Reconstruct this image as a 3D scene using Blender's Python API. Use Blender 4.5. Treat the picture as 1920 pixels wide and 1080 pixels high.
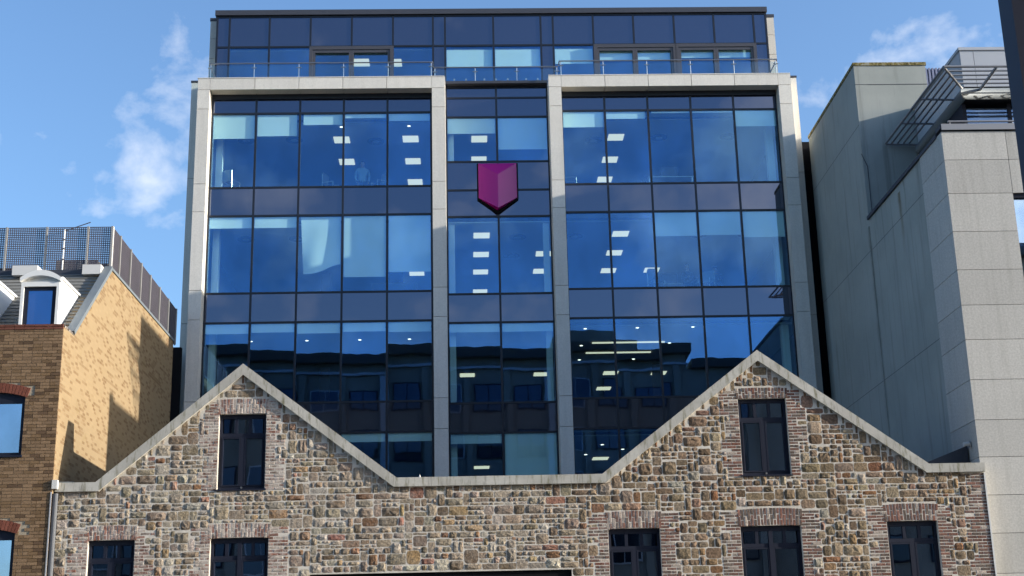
import bpy, math, random
from mathutils import Vector, Matrix

# ------------------------------------------------------------------ scene
for o in list(bpy.data.objects):
    bpy.data.objects.remove(o)
sc = bpy.context.scene
COL = sc.collection
RND = random.Random(7)

# ------------------------------------------------------------------ camera
cam = bpy.data.cameras.new('camera')
cam.sensor_width = 36.0
cam.lens = 48.86
cam.clip_start = 0.1
cam.clip_end = 3000
camo = bpy.data.objects.new('camera', cam)
COL.objects.link(camo)
cR = Vector((0.9993195, -0.02915049, -0.02260049))
cU = Vector((0.01355616, -0.27958685, 0.9600247))
cF = Vector((0.03430399, 0.95967778, 0.27900142))
camo.matrix_world = Matrix(((cR.x, cU.x, -cF.x, 0), (cR.y, cU.y, -cF.y, 0), (cR.z, cU.z, -cF.z, 1.6), (0, 0, 0, 1)))
sc.camera = camo

# ------------------------------------------------------------------ light, sky, exposure
SUN = Vector((1.0, -0.192, 0.265)).normalized()          # towards the sun
SUN_EL = math.asin(SUN.z)
SUN_AZ = math.atan2(SUN.x, SUN.y)                        # clockwise from +Y
sl = bpy.data.lights.new('sun', 'SUN')
sl.energy = 3.95
sl.angle = math.radians(0.5)
sl.color = (1.0, 0.93, 0.82)
so = bpy.data.objects.new('sun', sl)
COL.objects.link(so)
so.location = (30, -10, 40)
so.rotation_euler = (-SUN).to_track_quat('-Z', 'Y').to_euler()

world = bpy.data.worlds.new('World')
sc.world = world
world.use_nodes = True
nt = world.node_tree
for n in list(nt.nodes):
    nt.nodes.remove(n)
def wn(t, **k):
    n = nt.nodes.new(t)
    for a, v in k.items():
        setattr(n, a, v)
    return n
def wmath(op, a, b=None, clamp=False):
    n = wn('ShaderNodeMath', operation=op, use_clamp=clamp)
    for i, v in enumerate((a, b)):
        if v is None:
            continue
        if isinstance(v, (int, float)):
            n.inputs[i].default_value = v
        else:
            nt.links.new(v, n.inputs[i])
    return n.outputs[0]
sky = wn('ShaderNodeTexSky')
sky.sky_type = 'NISHITA'
sky.sun_disc = False
sky.sun_elevation = SUN_EL
sky.sun_rotation = SUN_AZ
sky.air_density = 1.0
sky.dust_density = 1.7
sky.ozone_density = 4.0
tc = wn('ShaderNodeTexCoord')
DIRV = tc.outputs['Generated']
# thin clouds: fractal noise over the whole sky, thickened into a few drifting banks
def wnoise(scale, detail, rough, dist, off=(0, 0, 0), squash=(1, 1, 1)):
    mp = wn('ShaderNodeMapping')
    mp.inputs['Location'].default_value = off
    mp.inputs['Scale'].default_value = squash
    nt.links.new(DIRV, mp.inputs['Vector'])
    n = wn('ShaderNodeTexNoise')
    n.inputs['Scale'].default_value = scale
    n.inputs['Detail'].default_value = detail
    n.inputs['Roughness'].default_value = rough
    n.inputs['Distortion'].default_value = dist
    nt.links.new(mp.outputs[0], n.inputs['Vector'])
    return n.outputs['Fac']
fine = wnoise(11, 8, 0.6, 0.5, (3.1, 0.4, 1.7), (1, 1, 1.5))
broad = wnoise(3.0, 5, 0.55, 0.4, (0.9, 2.2, 5.3), (1, 1, 1.6))
CLOUD_T = 1.265
def bank(d, width, amp):
    dn = wn('ShaderNodeVectorMath', operation='DISTANCE')
    nt.links.new(DIRV, dn.inputs[0])
    dn.inputs[1].default_value = d
    x = wmath('DIVIDE', dn.outputs['Value'], width)
    x = wmath('MULTIPLY', x, x)
    x = wmath('MULTIPLY', x, -1.0)
    return wmath('MULTIPLY', wmath('POWER', 2.718, x), amp)
BANKS = [((-0.222, 0.912, 0.343), 0.024, 0.24), ((-0.256, 0.886, 0.386), 0.022, 0.15),
         ((-0.254, 0.909, 0.328), 0.028, 0.22), ((-0.212, 0.911, 0.356), 0.018, 0.14),
         ((0.268, 0.874, 0.4035), 0.022, 0.14), ((0.300, 0.862, 0.4065), 0.022, 0.10),
         ((0.340, 0.840, 0.425), 0.03, 0.02),
         ((0.10, -0.925, 0.36), 0.045, 0.22), ((0.201, -0.907, 0.365), 0.060, 0.26), ((0.16, -0.93, 0.325), 0.050, 0.24),
         ((0.145, -0.948, 0.282), 0.060, 0.30), ((0.24, -0.92, 0.30), 0.080, 0.32), ((0.36, -0.87, 0.30), 0.12, 0.26),
         ((0.041, -0.969, 0.242), 0.050, 0.22), ((0.45, -0.80, 0.33), 0.16, 0.22), ((-0.10, -0.95, 0.30), 0.05, 0.14)]
acc = None
for b in BANKS:
    v = bank(*b)
    acc = v if acc is None else wmath('ADD', acc, v)
puff = wnoise(13, 6, 0.56, 0.15, (7.3, 1.9, 4.1), (1, 1, 1.15))
cover = wmath('ADD', wmath('MULTIPLY', puff, 1.75), wmath('MULTIPLY', broad, 0.45))
dens = wmath('SUBTRACT', wmath('ADD', cover, acc), CLOUD_T)
dens = wmath('MULTIPLY', wmath('MULTIPLY', dens, 1.9, clamp=True), 0.80)
mixc = wn('ShaderNodeMix', data_type='RGBA')
nt.links.new(dens, mixc.inputs['Factor'])
nt.links.new(sky.outputs[0], mixc.inputs['A'])
mixc.inputs['B'].default_value = (4.3, 4.3, 4.4, 1)
bg = wn('ShaderNodeBackground')
bg.inputs['Strength'].default_value = 0.142
nt.links.new(mixc.outputs['Result'], bg.inputs['Color'])
wo = wn('ShaderNodeOutputWorld')
nt.links.new(bg.outputs[0], wo.inputs['Surface'])

sc.view_settings.view_transform = 'Standard'
sc.view_settings.look = 'None'
sc.view_settings.gamma = 1.0
sc.view_settings.use_curve_mapping = False
sc.view_settings.exposure = 1.12
sc.cycles.use_denoising = True
sc.cycles.max_bounces = 10
sc.cycles.diffuse_bounces = 5
sc.cycles.glossy_bounces = 4
sc.cycles.transmission_bounces = 6
sc.cycles.transparent_max_bounces = 24
sc.cycles.caustics_reflective = False
sc.cycles.caustics_refractive = False
sc.cycles.sample_clamp_indirect = 6.0

# ------------------------------------------------------------------ materials
MATS = {}
class NB:
    """small node-building helper"""
    def __init__(s, name):
        m = bpy.data.materials.new(name)
        m.use_nodes = True
        s.m, s.t = m, m.node_tree
        for n in list(s.t.nodes):
            s.t.nodes.remove(n)
        s.out = s.n('ShaderNodeOutputMaterial')
        MATS[name] = m
    def n(s, t, **k):
        n = s.t.nodes.new(t)
        for a, v in k.items():
            setattr(n, a, v)
        return n
    def l(s, a, b):
        s.t.links.new(a, b)
    def pos(s, scale=(1, 1, 1)):
        g = s.n('ShaderNodeNewGeometry')
        mp = s.n('ShaderNodeMapping')
        mp.inputs['Scale'].default_value = scale
        s.l(g.outputs['Position'], mp.inputs['Vector'])
        return mp.outputs[0]
    def noise(s, scale, detail=4, rough=0.55, vec=None, dist=0.0, out='Fac'):
        n = s.n('ShaderNodeTexNoise')
        n.inputs['Scale'].default_value = scale
        n.inputs['Detail'].default_value = detail
        n.inputs['Roughness'].default_value = rough
        n.inputs['Distortion'].default_value = dist
        s.l(vec if vec is not None else s.pos(), n.inputs['Vector'])
        return n.outputs[out]
    def ramp(s, fac, pts):
        r = s.n('ShaderNodeValToRGB')
        e = r.color_ramp.elements
        while len(e) < len(pts):
            e.new(0.5)
        for i, (p, c) in enumerate(pts):
            e[i].position = p
            e[i].color = (*c, 1) if len(c) == 3 else c
        s.l(fac, r.inputs[0])
        return r.outputs[0]
    def mix(s, fac, a, b, mode='MIX'):
        n = s.n('ShaderNodeMix', data_type='RGBA', blend_type=mode)
        for k, v in (('Factor', fac), ('A', a), ('B', b)):
            if isinstance(v, (int, float)):
                n.inputs[k].default_value = v
            elif isinstance(v, tuple):
                n.inputs[k].default_value = (*v, 1)
            else:
                s.l(v, n.inputs[k])
        return n.outputs['Result']
    def math(s, op, a, b=None, clamp=False):
        n = s.n('ShaderNodeMath', operation=op, use_clamp=clamp)
        for i, v in enumerate((a, b)):
            if v is None:
                continue
            if isinstance(v, (int, float)):
                n.inputs[i].default_value = v
            else:
                s.l(v, n.inputs[i])
        return n.outputs[0]
    def bump(s, h, strength=0.3, dist=0.01):
        b = s.n('ShaderNodeBump')
        b.inputs['Strength'].default_value = strength
        b.inputs['Distance'].default_value = dist
        s.l(h, b.inputs['Height'])
        return b.outputs[0]
    def pbr(s, col, rough=0.7, metal=0.0, normal=None, spec=0.5):
        p = s.n('ShaderNodeBsdfPrincipled')
        for k, v in (('Base Color', col), ('Roughness', rough), ('Metallic', metal), ('Specular IOR Level', spec)):
            if isinstance(v, (int, float)):
                p.inputs[k].default_value = v
            elif isinstance(v, tuple):
                p.inputs[k].default_value = (*v, 1)
            else:
                s.l(v, p.inputs[k])
        if normal is not None:
            s.l(normal, p.inputs['Normal'])
        s.l(p.outputs[0], s.out.inputs['Surface'])
        return s.m

def rand_tint(b, amount):
    oi = b.n('ShaderNodeObjectInfo')
    v = b.math('MULTIPLY_ADD', oi.outputs['Random'], amount * 2)
    b.t.nodes[-1].inputs[2].default_value = 1 - amount
    return v

def mat_stone_block(name, col, speck=0.16, tint=0.06, streak=0.10, fine=70, joint_dirt=0.0):
    b = NB(name)
    sp = b.noise(fine, 3, 0.7)
    sp2 = b.noise(fine * 2.7, 2, 0.6)
    cl = b.noise(1.3, 5, 0.6)
    st = b.noise(1.0, 5, 0.65, b.pos((5, 5, 0.35)))
    c = b.mix(b.ramp(sp, [(0.38, (0, 0, 0)), (0.62, (1, 1, 1))]), tuple(x * (1 - speck) for x in col), tuple(min(1, x * (1 + speck)) for x in col))
    c = b.mix(b.ramp(sp2, [(0.62, (0, 0, 0)), (0.70, (0.35, 0.35, 0.35))]), c, tuple(x * 0.45 for x in col))
    c = b.mix(b.ramp(st, [(0.50, (0, 0, 0)), (0.72, (streak * 2.2,) * 3)]), c, tuple(x * y for x, y in zip(col, (0.50, 0.49, 0.45))))
    c = b.mix(b.ramp(cl, [(0.35, (0.16,) * 3), (0.65, (0, 0, 0))]), c, tuple(x * 0.72 for x in col))
    t = rand_tint(b, tint)
    vm = b.n('ShaderNodeVectorMath', operation='SCALE')
    b.l(c, vm.inputs[0]); b.l(t, vm.inputs['Scale'])
    return b.pbr(vm.outputs[0], 0.78, 0, b.bump(sp, 0.25, 0.004), 0.3)

def mat_plain(name, col, rough=0.6, metal=0.0, var=0.10, scale=3.0, spec=0.5, bump=0.0):
    b = NB(name)
    nz = b.noise(scale, 5, 0.6)
    c = b.mix(nz, tuple(x * (1 - var) for x in col), tuple(min(1, x * (1 + var)) for x in col))
    nb = b.bump(b.noise(60, 3, 0.6), bump, 0.004) if bump else None
    return b.pbr(c, rough, metal, nb, spec)

mat_stone_block('frame_stone', (0.68, 0.645, 0.58), 0.06, 0.05, 0.08, 26)
mat_stone_block('granite', (0.475, 0.46, 0.425), 0.11, 0.08, 0.15, 22)
mat_plain('mullion_metal', (0.010, 0.012, 0.020), 0.35, 0.0, 0.2)
mat_plain('fascia_metal', (0.045, 0.047, 0.060), 0.45, 0.0, 0.12)
mat_plain('door_metal', (0.060, 0.058, 0.068), 0.4, 0.0, 0.12)
mat_plain('black_metal', (0.008, 0.008, 0.010), 0.8, 0.0, 0.2, 3, 0.1)
mat_plain('window_metal', (0.016, 0.019, 0.033), 0.5, 0.0, 0.15, 3, 0.2)
mat_plain('steel', (0.55, 0.53, 0.52), 0.28, 0.9, 0.06)
mat_plain('aluminium', (0.24, 0.245, 0.265), 0.5, 0.15, 0.04, 1)
mat_plain('panel_grey', (0.42, 0.43, 0.45), 0.45, 0.15, 0.05, 1.5)
mat_plain('zinc', (0.17, 0.195, 0.21), 0.55, 0.2, 0.12)
mat_plain('pipe_grey', (0.075, 0.08, 0.092), 0.5, 0.0, 0.1)
mat_plain('pale_roof', (0.34, 0.33, 0.31), 0.9, 0, 0.15, 2)
mat_plain('lead', (0.05, 0.055, 0.07), 0.6, 0.2, 0.2)
mat_plain('white_paint', (0.78, 0.78, 0.76), 0.45, 0.0, 0.05, 4)
mat_plain('off_white', (0.62, 0.61, 0.58), 0.5, 0.0, 0.08, 4)
mat_plain('ceiling', (0.50, 0.51, 0.52), 0.9, 0.0, 0.04)
mat_plain('carpet', (0.035, 0.037, 0.045), 0.95, 0.0, 0.1)
mat_plain('inner_wall', (0.16, 0.16, 0.165), 0.9, 0.0, 0.05)
mat_plain('inner_column', (0.72, 0.72, 0.70), 0.8, 0.0, 0.03)
mat_plain('dark_room', (0.03, 0.03, 0.032), 0.9, 0.0, 0.1)
mat_plain('blind_fabric', (0.78, 0.79, 0.77), 0.9, 0.0, 0.03, 2)
mat_plain('mesh_metal', (0.095, 0.085, 0.10), 0.6, 0.3, 0.2)
mat_plain('post_metal', (0.34, 0.33, 0.31), 0.5, 0.3, 0.1)
mat_plain('navy_metal', (0.008, 0.013, 0.034), 0.5, 0.0, 0.1, 3, 0.25)
mat_plain('asphalt', (0.07, 0.07, 0.07), 0.85, 0, 0.25, 8, 0.4, 0.4)
mat_plain('paving', (0.34, 0.325, 0.30), 0.8, 0, 0.15, 2.5, 0.4, 0.3)
mat_plain('kerb', (0.32, 0.31, 0.29), 0.8, 0, 0.12, 3, 0.4, 0.2)
mat_plain('felt_roof', (0.06, 0.06, 0.06), 0.9, 0, 0.2, 2)
mat_plain('plastic_dark', (0.02, 0.02, 0.022), 0.5, 0, 0.1)
mat_plain('ribbed_metal', (0.22, 0.23, 0.32), 0.5, 0.3, 0.06)
mat_plain('opposite_wall', (0.24, 0.22, 0.185), 0.85, 0, 0.12, 1.5)
mat_plain('opposite_band', (0.42, 0.43, 0.45), 0.5, 0.2, 0.06)
mat_plain('line_white', (0.75, 0.75, 0.72), 0.7, 0, 0.08, 6)

def mat_glass(name, refl, trans, wob=0.0010, wscale=0.9, rough=0.0):
    b = NB(name)
    nz = b.noise(wscale, 2, 0.4)
    nb = b.bump(nz, 1.0, wob * 4)
    g = b.n('ShaderNodeBsdfGlossy')
    g.inputs['Color'].default_value = (*refl, 1)
    g.inputs['Roughness'].default_value = rough
    b.l(nb, g.inputs['Normal'])
    oi = b.n('ShaderNodeObjectInfo')
    haze = b.ramp(b.noise(0.7, 4, 0.6, b.pos((1, 1, 0.6))), [(0.35, (0.82,) * 3), (0.70, (1.15,) * 3)])
    k = b.math('MULTIPLY', b.math('ADD', b.math('MULTIPLY', oi.outputs['Random'], 0.34), 0.83), haze)
    vm = b.n('ShaderNodeVectorMath', operation='SCALE')
    vm.inputs[0].default_value = refl
    b.l(k, vm.inputs['Scale'])
    b.l(vm.outputs[0], g.inputs['Color'])
    t = b.n('ShaderNodeBsdfTransparent')
    t.inputs['Color'].default_value = (*trans, 1)
    a = b.n('ShaderNodeAddShader')
    b.l(g.outputs[0], a.inputs[0]); b.l(t.outputs[0], a.inputs[1])
    b.l(a.outputs[0], b.out.inputs['Surface'])
    return b.m
mat_glass('vision_glass', (0.047, 0.098, 0.190), (0.76, 0.87, 0.86), 0.0003)
mat_glass('clear_glass', (0.04, 0.05, 0.06), (0.90, 0.94, 0.94), 0.0003)
mat_glass('window_glass', (0.16, 0.20, 0.26), (0.60, 0.62, 0.64), 0.0006)
mat_glass('sky_glass', (0.40, 0.50, 0.60), (0.25, 0.27, 0.30), 0.0004)
mat_glass('dormer_glass', (0.07, 0.16, 0.31), (0.4, 0.4, 0.42), 0.0006)

def mat_opaque_glass(name, base, refl):
    b = NB(name)
    nb = b.bump(b.noise(0.9, 2, 0.4), 1.0, 0.0015)
    oi = b.n('ShaderNodeObjectInfo')
    d = b.n('ShaderNodeBsdfDiffuse')
    c = b.mix(oi.outputs['Random'], tuple(x * 0.85 for x in base), tuple(x * 1.15 for x in base))
    b.l(c, d.inputs['Color'])
    g = b.n('ShaderNodeBsdfGlossy')
    g.inputs['Color'].default_value = (*refl, 1)
    g.inputs['Roughness'].default_value = 0.02
    b.l(nb, g.inputs['Normal'])
    a = b.n('ShaderNodeAddShader')
    b.l(d.outputs[0], a.inputs[0]); b.l(g.outputs[0], a.inputs[1])
    b.l(a.outputs[0], b.out.inputs['Surface'])
    return b.m
mat_opaque_glass('spandrel_glass', (0.010, 0.011, 0.016), (0.125, 0.145, 0.200))
mat_opaque_glass('opposite_glass', (0.01, 0.012, 0.016), (0.05, 0.065, 0.09))

def mat_emit(name, col, s):
    b = NB(name)
    e = b.n('ShaderNodeEmission')
    e.inputs['Color'].default_value = (*col, 1)
    e.inputs['Strength'].default_value = s
    b.l(e.outputs[0], b.out.inputs['Surface'])
    return b.m
mat_emit('led_panel', (1.0, 0.89, 0.68), 0.42)
mat_emit('downlight', (1.0, 0.96, 0.86), 1.2)

# masonry: colour of each piece comes from its own attribute, worn and limewashed by noise
def mat_masonry(name, rough_scale, bump, wash, wash_col):
    b = NB(name)
    at = b.n('ShaderNodeAttribute', attribute_name='Col')
    n1 = b.noise(rough_scale, 6, 0.65)
    n2 = b.noise(rough_scale * 0.35, 4, 0.6)
    n3 = b.noise(2.2, 5, 0.6)
    c = b.mix(b.ramp(n1, [(0.30, (0, 0, 0)), (0.70, (1, 1, 1))]), b.mix(1.0, at.outputs['Color'], (0.50, 0.48, 0.46), 'MULTIPLY'),
              b.mix(1.0, at.outputs['Color'], (1.38, 1.36, 1.32), 'MULTIPLY'))
    # limewash: strong on the left end of the wall, fading to the right
    g = b.n('ShaderNodeNewGeometry')
    sx = b.n('ShaderNodeSeparateXYZ')
    b.l(g.outputs['Position'], sx.inputs[0])
    mr = b.n('ShaderNodeMapRange')
    mr.inputs['From Min'].default_value = 5.5
    mr.inputs['From Max'].default_value = -3.5
    mr.inputs['To Min'].default_value = 0.12
    mr.inputs['To Max'].default_value = 1.0
    b.l(sx.outputs[0], mr.inputs['Value'])
    w = b.math('MULTIPLY', b.ramp(b.math('ADD', b.math('MULTIPLY', n2, 0.6), b.math('MULTIPLY', n3, 0.4)), [(0.44, (0, 0, 0)), (0.60, (1, 1, 1))]), wash)
    w = b.math('MULTIPLY', w, mr.outputs[0])
    c = b.mix(w, c, wash_col)
    return b.pbr(c, 0.9, 0, b.bump(b.math('ADD', b.math('ADD', n1, b.math('MULTIPLY', b.noise(rough_scale * 2.6, 3, 0.6), 0.5)), b.math('MULTIPLY', n2, 1.4)), bump, 0.018), 0.2)
mat_masonry('rubble_stone', 19, 1.0, 0.28, (0.50, 0.46, 0.40))
mat_masonry('old_brick', 30, 0.35, 0.80, (0.52, 0.455, 0.40))

b = NB('mortar')
m1 = b.noise(30, 5, 0.65); m2 = b.noise(3, 4, 0.6)
c = b.mix(m1, (0.54, 0.495, 0.43), (0.72, 0.67, 0.59))
c = b.mix(b.ramp(m2, [(0.4, (0, 0, 0)), (0.7, (0.5, 0.5, 0.5))]), c, (0.36, 0.31, 0.25))
b.pbr(c, 0.95, 0, b.bump(m1, 0.4, 0.008), 0.1)

b = NB('concrete_coping')
m1 = b.noise(18, 5, 0.65); m2 = b.noise(1.2, 5, 0.6); st = b.noise(2.4, 5, 0.7, b.pos((3.5, 3.5, 0.6)))
c = b.mix(m1, (0.43, 0.41, 0.36), (0.57, 0.55, 0.495))
c = b.mix(b.ramp(m2, [(0.40, (0.5, 0.5, 0.5)), (0.62, (0, 0, 0))]), c, (0.30, 0.285, 0.25))
c = b.mix(b.ramp(st, [(0.52, (0, 0, 0)), (0.66, (0.85, 0.85, 0.85))]), c, (0.145, 0.135, 0.070))
dk = b.noise(1.0, 5, 0.7, b.pos((9, 9, 1.2)))
c = b.mix(b.ramp(dk, [(0.56, (0, 0, 0)), (0.66, (0.6, 0.6, 0.6))]), c, (0.19, 0.18, 0.15))
b.pbr(c, 0.9, 0, b.bump(m1, 0.25, 0.006), 0.2)

b = NB('front_brick')
at = b.n('ShaderNodeAttribute', attribute_name='Col')
m1 = b.noise(35, 5, 0.65)
c = b.mix(b.ramp(m1, [(0.3, (0, 0, 0)), (0.7, (1, 1, 1))]), b.mix(1.0, at.outputs['Color'], (0.7, 0.68, 0.66), 'MULTIPLY'), b.mix(1.0, at.outputs['Color'], (1.25, 1.25, 1.22), 'MULTIPLY'))
b.pbr(c, 0.88, 0, b.bump(m1, 0.3, 0.006), 0.2)
b = NB('brick_mortar')
b.pbr(b.mix(b.noise(25, 4), (0.30, 0.25, 0.18), (0.44, 0.38, 0.29)), 0.95, 0, None, 0.1)

# buff brick flank, seen far too obliquely to pick out single bricks
b = NB('flank_brick')
g = b.n('ShaderNodeNewGeometry')
sx = b.n('ShaderNodeSeparateXYZ'); b.l(g.outputs['Position'], sx.inputs[0])
cx = b.n('ShaderNodeCombineXYZ'); b.l(sx.outputs[1], cx.inputs[0]); b.l(sx.outputs[2], cx.inputs[1])
bt = b.n('ShaderNodeTexBrick')
bt.inputs['Scale'].default_value = 1.0
bt.inputs['Brick Width'].default_value = 0.225
bt.inputs['Row Height'].default_value = 0.0755
bt.inputs['Mortar Size'].default_value = 0.006
bt.inputs['Color1'].default_value = (0, 0, 0, 1)
bt.inputs['Color2'].default_value = (1, 1, 1, 1)
bt.inputs['Mortar'].default_value = (0.2, 0.2, 0.2, 1)
bt.inputs['Bias'].default_value = 0.0
b.l(cx.outputs[0], bt.inputs['Vector'])
c = b.ramp(bt.outputs['Color'], [(0.0, (0.265, 0.190, 0.105)), (0.62, (0.29, 0.21, 0.118)), (0.74, (0.215, 0.14, 0.072)), (1.0, (0.165, 0.10, 0.050))])
cl = b.noise(0.8, 5, 0.6)
c = b.mix(b.ramp(cl, [(0.40, (0, 0, 0)), (0.65, (0.3, 0.3, 0.3))]), c, (0.26, 0.195, 0.115))
c = b.mix(b.math('MULTIPLY', bt.outputs['Fac'], 0.6), c, (0.25, 0.20, 0.13))
lich = b.noise(1.7, 5, 0.6)
c = b.mix(b.ramp(lich, [(0.60, (0, 0, 0)), (0.75, (0.3, 0.3, 0.3))]), c, (0.20, 0.145, 0.05))
b.pbr(c, 0.9, 0, b.bump(bt.outputs['Fac'], -0.3, 0.004), 0.15)

b = NB('slate')
oi = b.n('ShaderNodeObjectInfo')
c = b.mix(b.noise(9, 5), (0.16, 0.157, 0.145), (0.24, 0.235, 0.215))
c = b.mix(b.math('MULTIPLY', oi.outputs['Random'], 0.4), c, (0.15, 0.14, 0.115))
b.pbr(c, 0.7, 0, b.bump(b.noise(30), 0.3, 0.005), 0.3)

# painted render on the right-hand flank: weather streaks, a rust run, green at the foot
b = NB('render')
n1 = b.noise(40, 4, 0.6); n2 = b.noise(0.55, 5, 0.6); st = b.noise(1.0, 6, 0.65, b.pos((4, 4, 0.22)))
c = b.mix(n1, (0.345, 0.36, 0.335), (0.385, 0.40, 0.37))
c = b.mix(b.ramp(n2, [(0.38, (0.45, 0.45, 0.45)), (0.62, (0, 0, 0))]), c, (0.255, 0.28, 0.255))
c = b.mix(b.ramp(st, [(0.54, (0, 0, 0)), (0.74, (0.55, 0.55, 0.55))]), c, (0.16, 0.165, 0.145))
st2 = b.noise(1.0, 5, 0.6, b.pos((7, 7, 0.15)))
c = b.mix(b.ramp(st2, [(0.60, (0, 0, 0)), (0.72, (0.35, 0.35, 0.35))]), c, (0.33, 0.34, 0.31))
# a rust run below the ledge
g = b.n('ShaderNodeNewGeometry'); sx = b.n('ShaderNodeSeparateXYZ'); b.l(g.outputs['Position'], sx.inputs[0])
wob = b.math('MULTIPLY', b.math('SUBTRACT', b.noise(1.5, 4, 0.6), 0.5), 0.35)
def streak(y0, wid, zt, ln):
    dy = b.math('DIVIDE', b.math('SUBTRACT', b.math('ADD', sx.outputs[1], wob), y0), wid)
    a = b.math('POWER', 2.718, b.math('MULTIPLY', b.math('MULTIPLY', dy, dy), -1.0))
    f = b.math('DIVIDE', b.math('SUBTRACT', sx.outputs[2], zt - ln), ln, clamp=True)
    u = b.math('LESS_THAN', sx.outputs[2], zt)
    return b.math('MULTIPLY', b.math('MULTIPLY', a, f), u)
c = b.mix(b.math('MULTIPLY', streak(35.75, 0.10, 14.6, 1.9), 0.8), c, (0.13, 0.085, 0.02))
c = b.mix(b.math('MULTIPLY', streak(35.3, 0.05, 14.8, 1.2), 0.5), c, (0.10, 0.10, 0.075))
c = b.mix(b.math('MULTIPLY', streak(38.75, 0.12, 14.6, 12.0), 0.6), c, (0.12, 0.12, 0.105))  # crease's dark line painted in; the wall step itself is not modelled
c = b.mix(b.math('MULTIPLY', streak(34.1, 0.12, 14.8, 1.6), 0.5), c, (0.12, 0.12, 0.10))
b.pbr(c, 0.9, 0, b.bump(n1, 0.12, 0.004), 0.2)
b = NB('lichen')
n1 = b.noise(9, 6, 0.7)
b.pbr(b.ramp(n1, [(0.36, (0.07, 0.06, 0.03)), (0.50, (0.24, 0.19, 0.07)), (0.62, (0.33, 0.32, 0.26))]), 0.95, 0, b.bump(n1, 0.4, 0.01), 0.1)

b = NB('magenta_paint')
b.pbr((0.36, 0.005, 0.20), 0.25, 0.0, None, 0.35)

# ------------------------------------------------------------------ building helpers
WL = {}
def W(o):
    return WL.get(o, Vector((0, 0, 0)))
def thing(name, loc, label, cat, group=None):
    o = bpy.data.objects.new(name, None)
    COL.objects.link(o)
    o.location = loc
    WL[o] = Vector(loc)
    o['label'] = label
    o['category'] = cat
    if group:
        o['group'] = group
    return o
def put(name, me, parent=None, loc=(0, 0, 0), rot=None, label=None):
    o = bpy.data.objects.new(name, me)
    COL.objects.link(o)
    loc = Vector(loc)
    WL[o] = loc
    if parent is not None:
        o.parent = parent
        o.location = loc - W(parent)
    else:
        o.location = loc
    if rot:
        o.rotation_euler = rot
    if label:
        o['label'] = label
    return o
def mk(name, verts, faces, mat, cols=None, smooth=False):
    me = bpy.data.meshes.new(name)
    me.from_pydata(verts, [], faces)
    me.materials.append(MATS[mat])
    if cols:
        a = me.color_attributes.new('Col', 'FLOAT_COLOR', 'POINT')
        flat = []
        for c in cols:
            flat += [c[0], c[1], c[2], 1.0]
        a.data.foreach_set('color', flat)
    if smooth:
        for p in me.polygons:
            p.use_smooth = True
    me.update()
    return me
BOXF = [(0, 1, 3, 2), (4, 6, 7, 5), (0, 4, 5, 1), (2, 3, 7, 6), (0, 2, 6, 4), (1, 5, 7, 3)]
def boxv(x0, x1, y0, y1, z0, z1):
    return [(x, y, z) for x in (x0, x1) for y in (y0, y1) for z in (z0, z1)]
CACHE = {}
def box(name, x0, x1, y0, y1, z0, z1, mat, parent=None, label=None, rot=None):
    d = (round(x1 - x0, 4), round(y1 - y0, 4), round(z1 - z0, 4))
    k = (name, d, mat)
    if k not in CACHE:
        h = [v / 2 for v in d]
        CACHE[k] = mk(name, boxv(-h[0], h[0], -h[1], h[1], -h[2], h[2]), BOXF, mat)
    return put(name, CACHE[k], parent, ((x0 + x1) / 2, (y0 + y1) / 2, (z0 + z1) / 2), rot, label)
class MB:
    def __init__(s):
        s.v, s.f, s.c = [], [], []
    def add(s, v, f, col=None):
        n = len(s.v)
        s.v += v
        s.f += [tuple(i + n for i in q) for q in f]
        if col:
            s.c += [col] * len(v)
    def box(s, *a):
        s.add(boxv(*a), BOXF)
    def beam(s, p, q, r, sides=6):
        p, q = Vector(p), Vector(q)
        d = (q - p).normalized()
        u = d.orthogonal().normalized()
        w = d.cross(u)
        n = len(s.v)
        for e in (p, q):
            for i in range(sides):
                a = 2 * math.pi * i / sides
                s.v.append(tuple(e + u * (r * math.cos(a)) + w * (r * math.sin(a))))
        for i in range(sides):
            j = (i + 1) % sides
            s.f.append((n + i, n + j, n + sides + j, n + sides + i))
        s.f.append(tuple(n + i for i in range(sides))[::-1])
        s.f.append(tuple(n + sides + i for i in range(sides)))
    def obj(s, name, mat, parent=None, label=None, smooth=False):
        base = W(parent) if parent is not None else Vector((0, 0, 0))
        v = [(a[0] - base.x, a[1] - base.y, a[2] - base.z) for a in s.v]
        return put(name, mk(name, v, s.f, mat, s.c or None, smooth), parent, base, None, label)
def tube(name, p, q, r, mat, parent, sides=8):
    m = MB(); m.beam(p, q, r, sides)
    return m.obj(name, mat, parent)
def prism_x(name, pts, x0, x1, mat, parent, label=None):
    """closed outline of (y, z) points swept along X"""
    n = len(pts)
    v = [(x0, y, z) for y, z in pts] + [(x1, y, z) for y, z in pts]
    f = [tuple(range(n)), tuple(range(2 * n - 1, n - 1, -1))] + [(i, i + n, (i + 1) % n + n, (i + 1) % n) for i in range(n)]
    m = MB(); m.add(v, f)
    return m.obj(name, mat, parent, label)
def prism_y(name, pts, y0, y1, mat, parent, label=None):
    """closed outline of (x, z) points swept along Y"""
    n = len(pts)
    v = [(x, y0, z) for x, z in pts] + [(x, y1, z) for x, z in pts]
    f = [tuple(range(n)), tuple(range(2 * n - 1, n - 1, -1))] + [(i, i + n, (i + 1) % n + n, (i + 1) % n) for i in range(n)]
    m = MB(); m.add(v, f)
    return m.obj(name, mat, parent, label)

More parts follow.
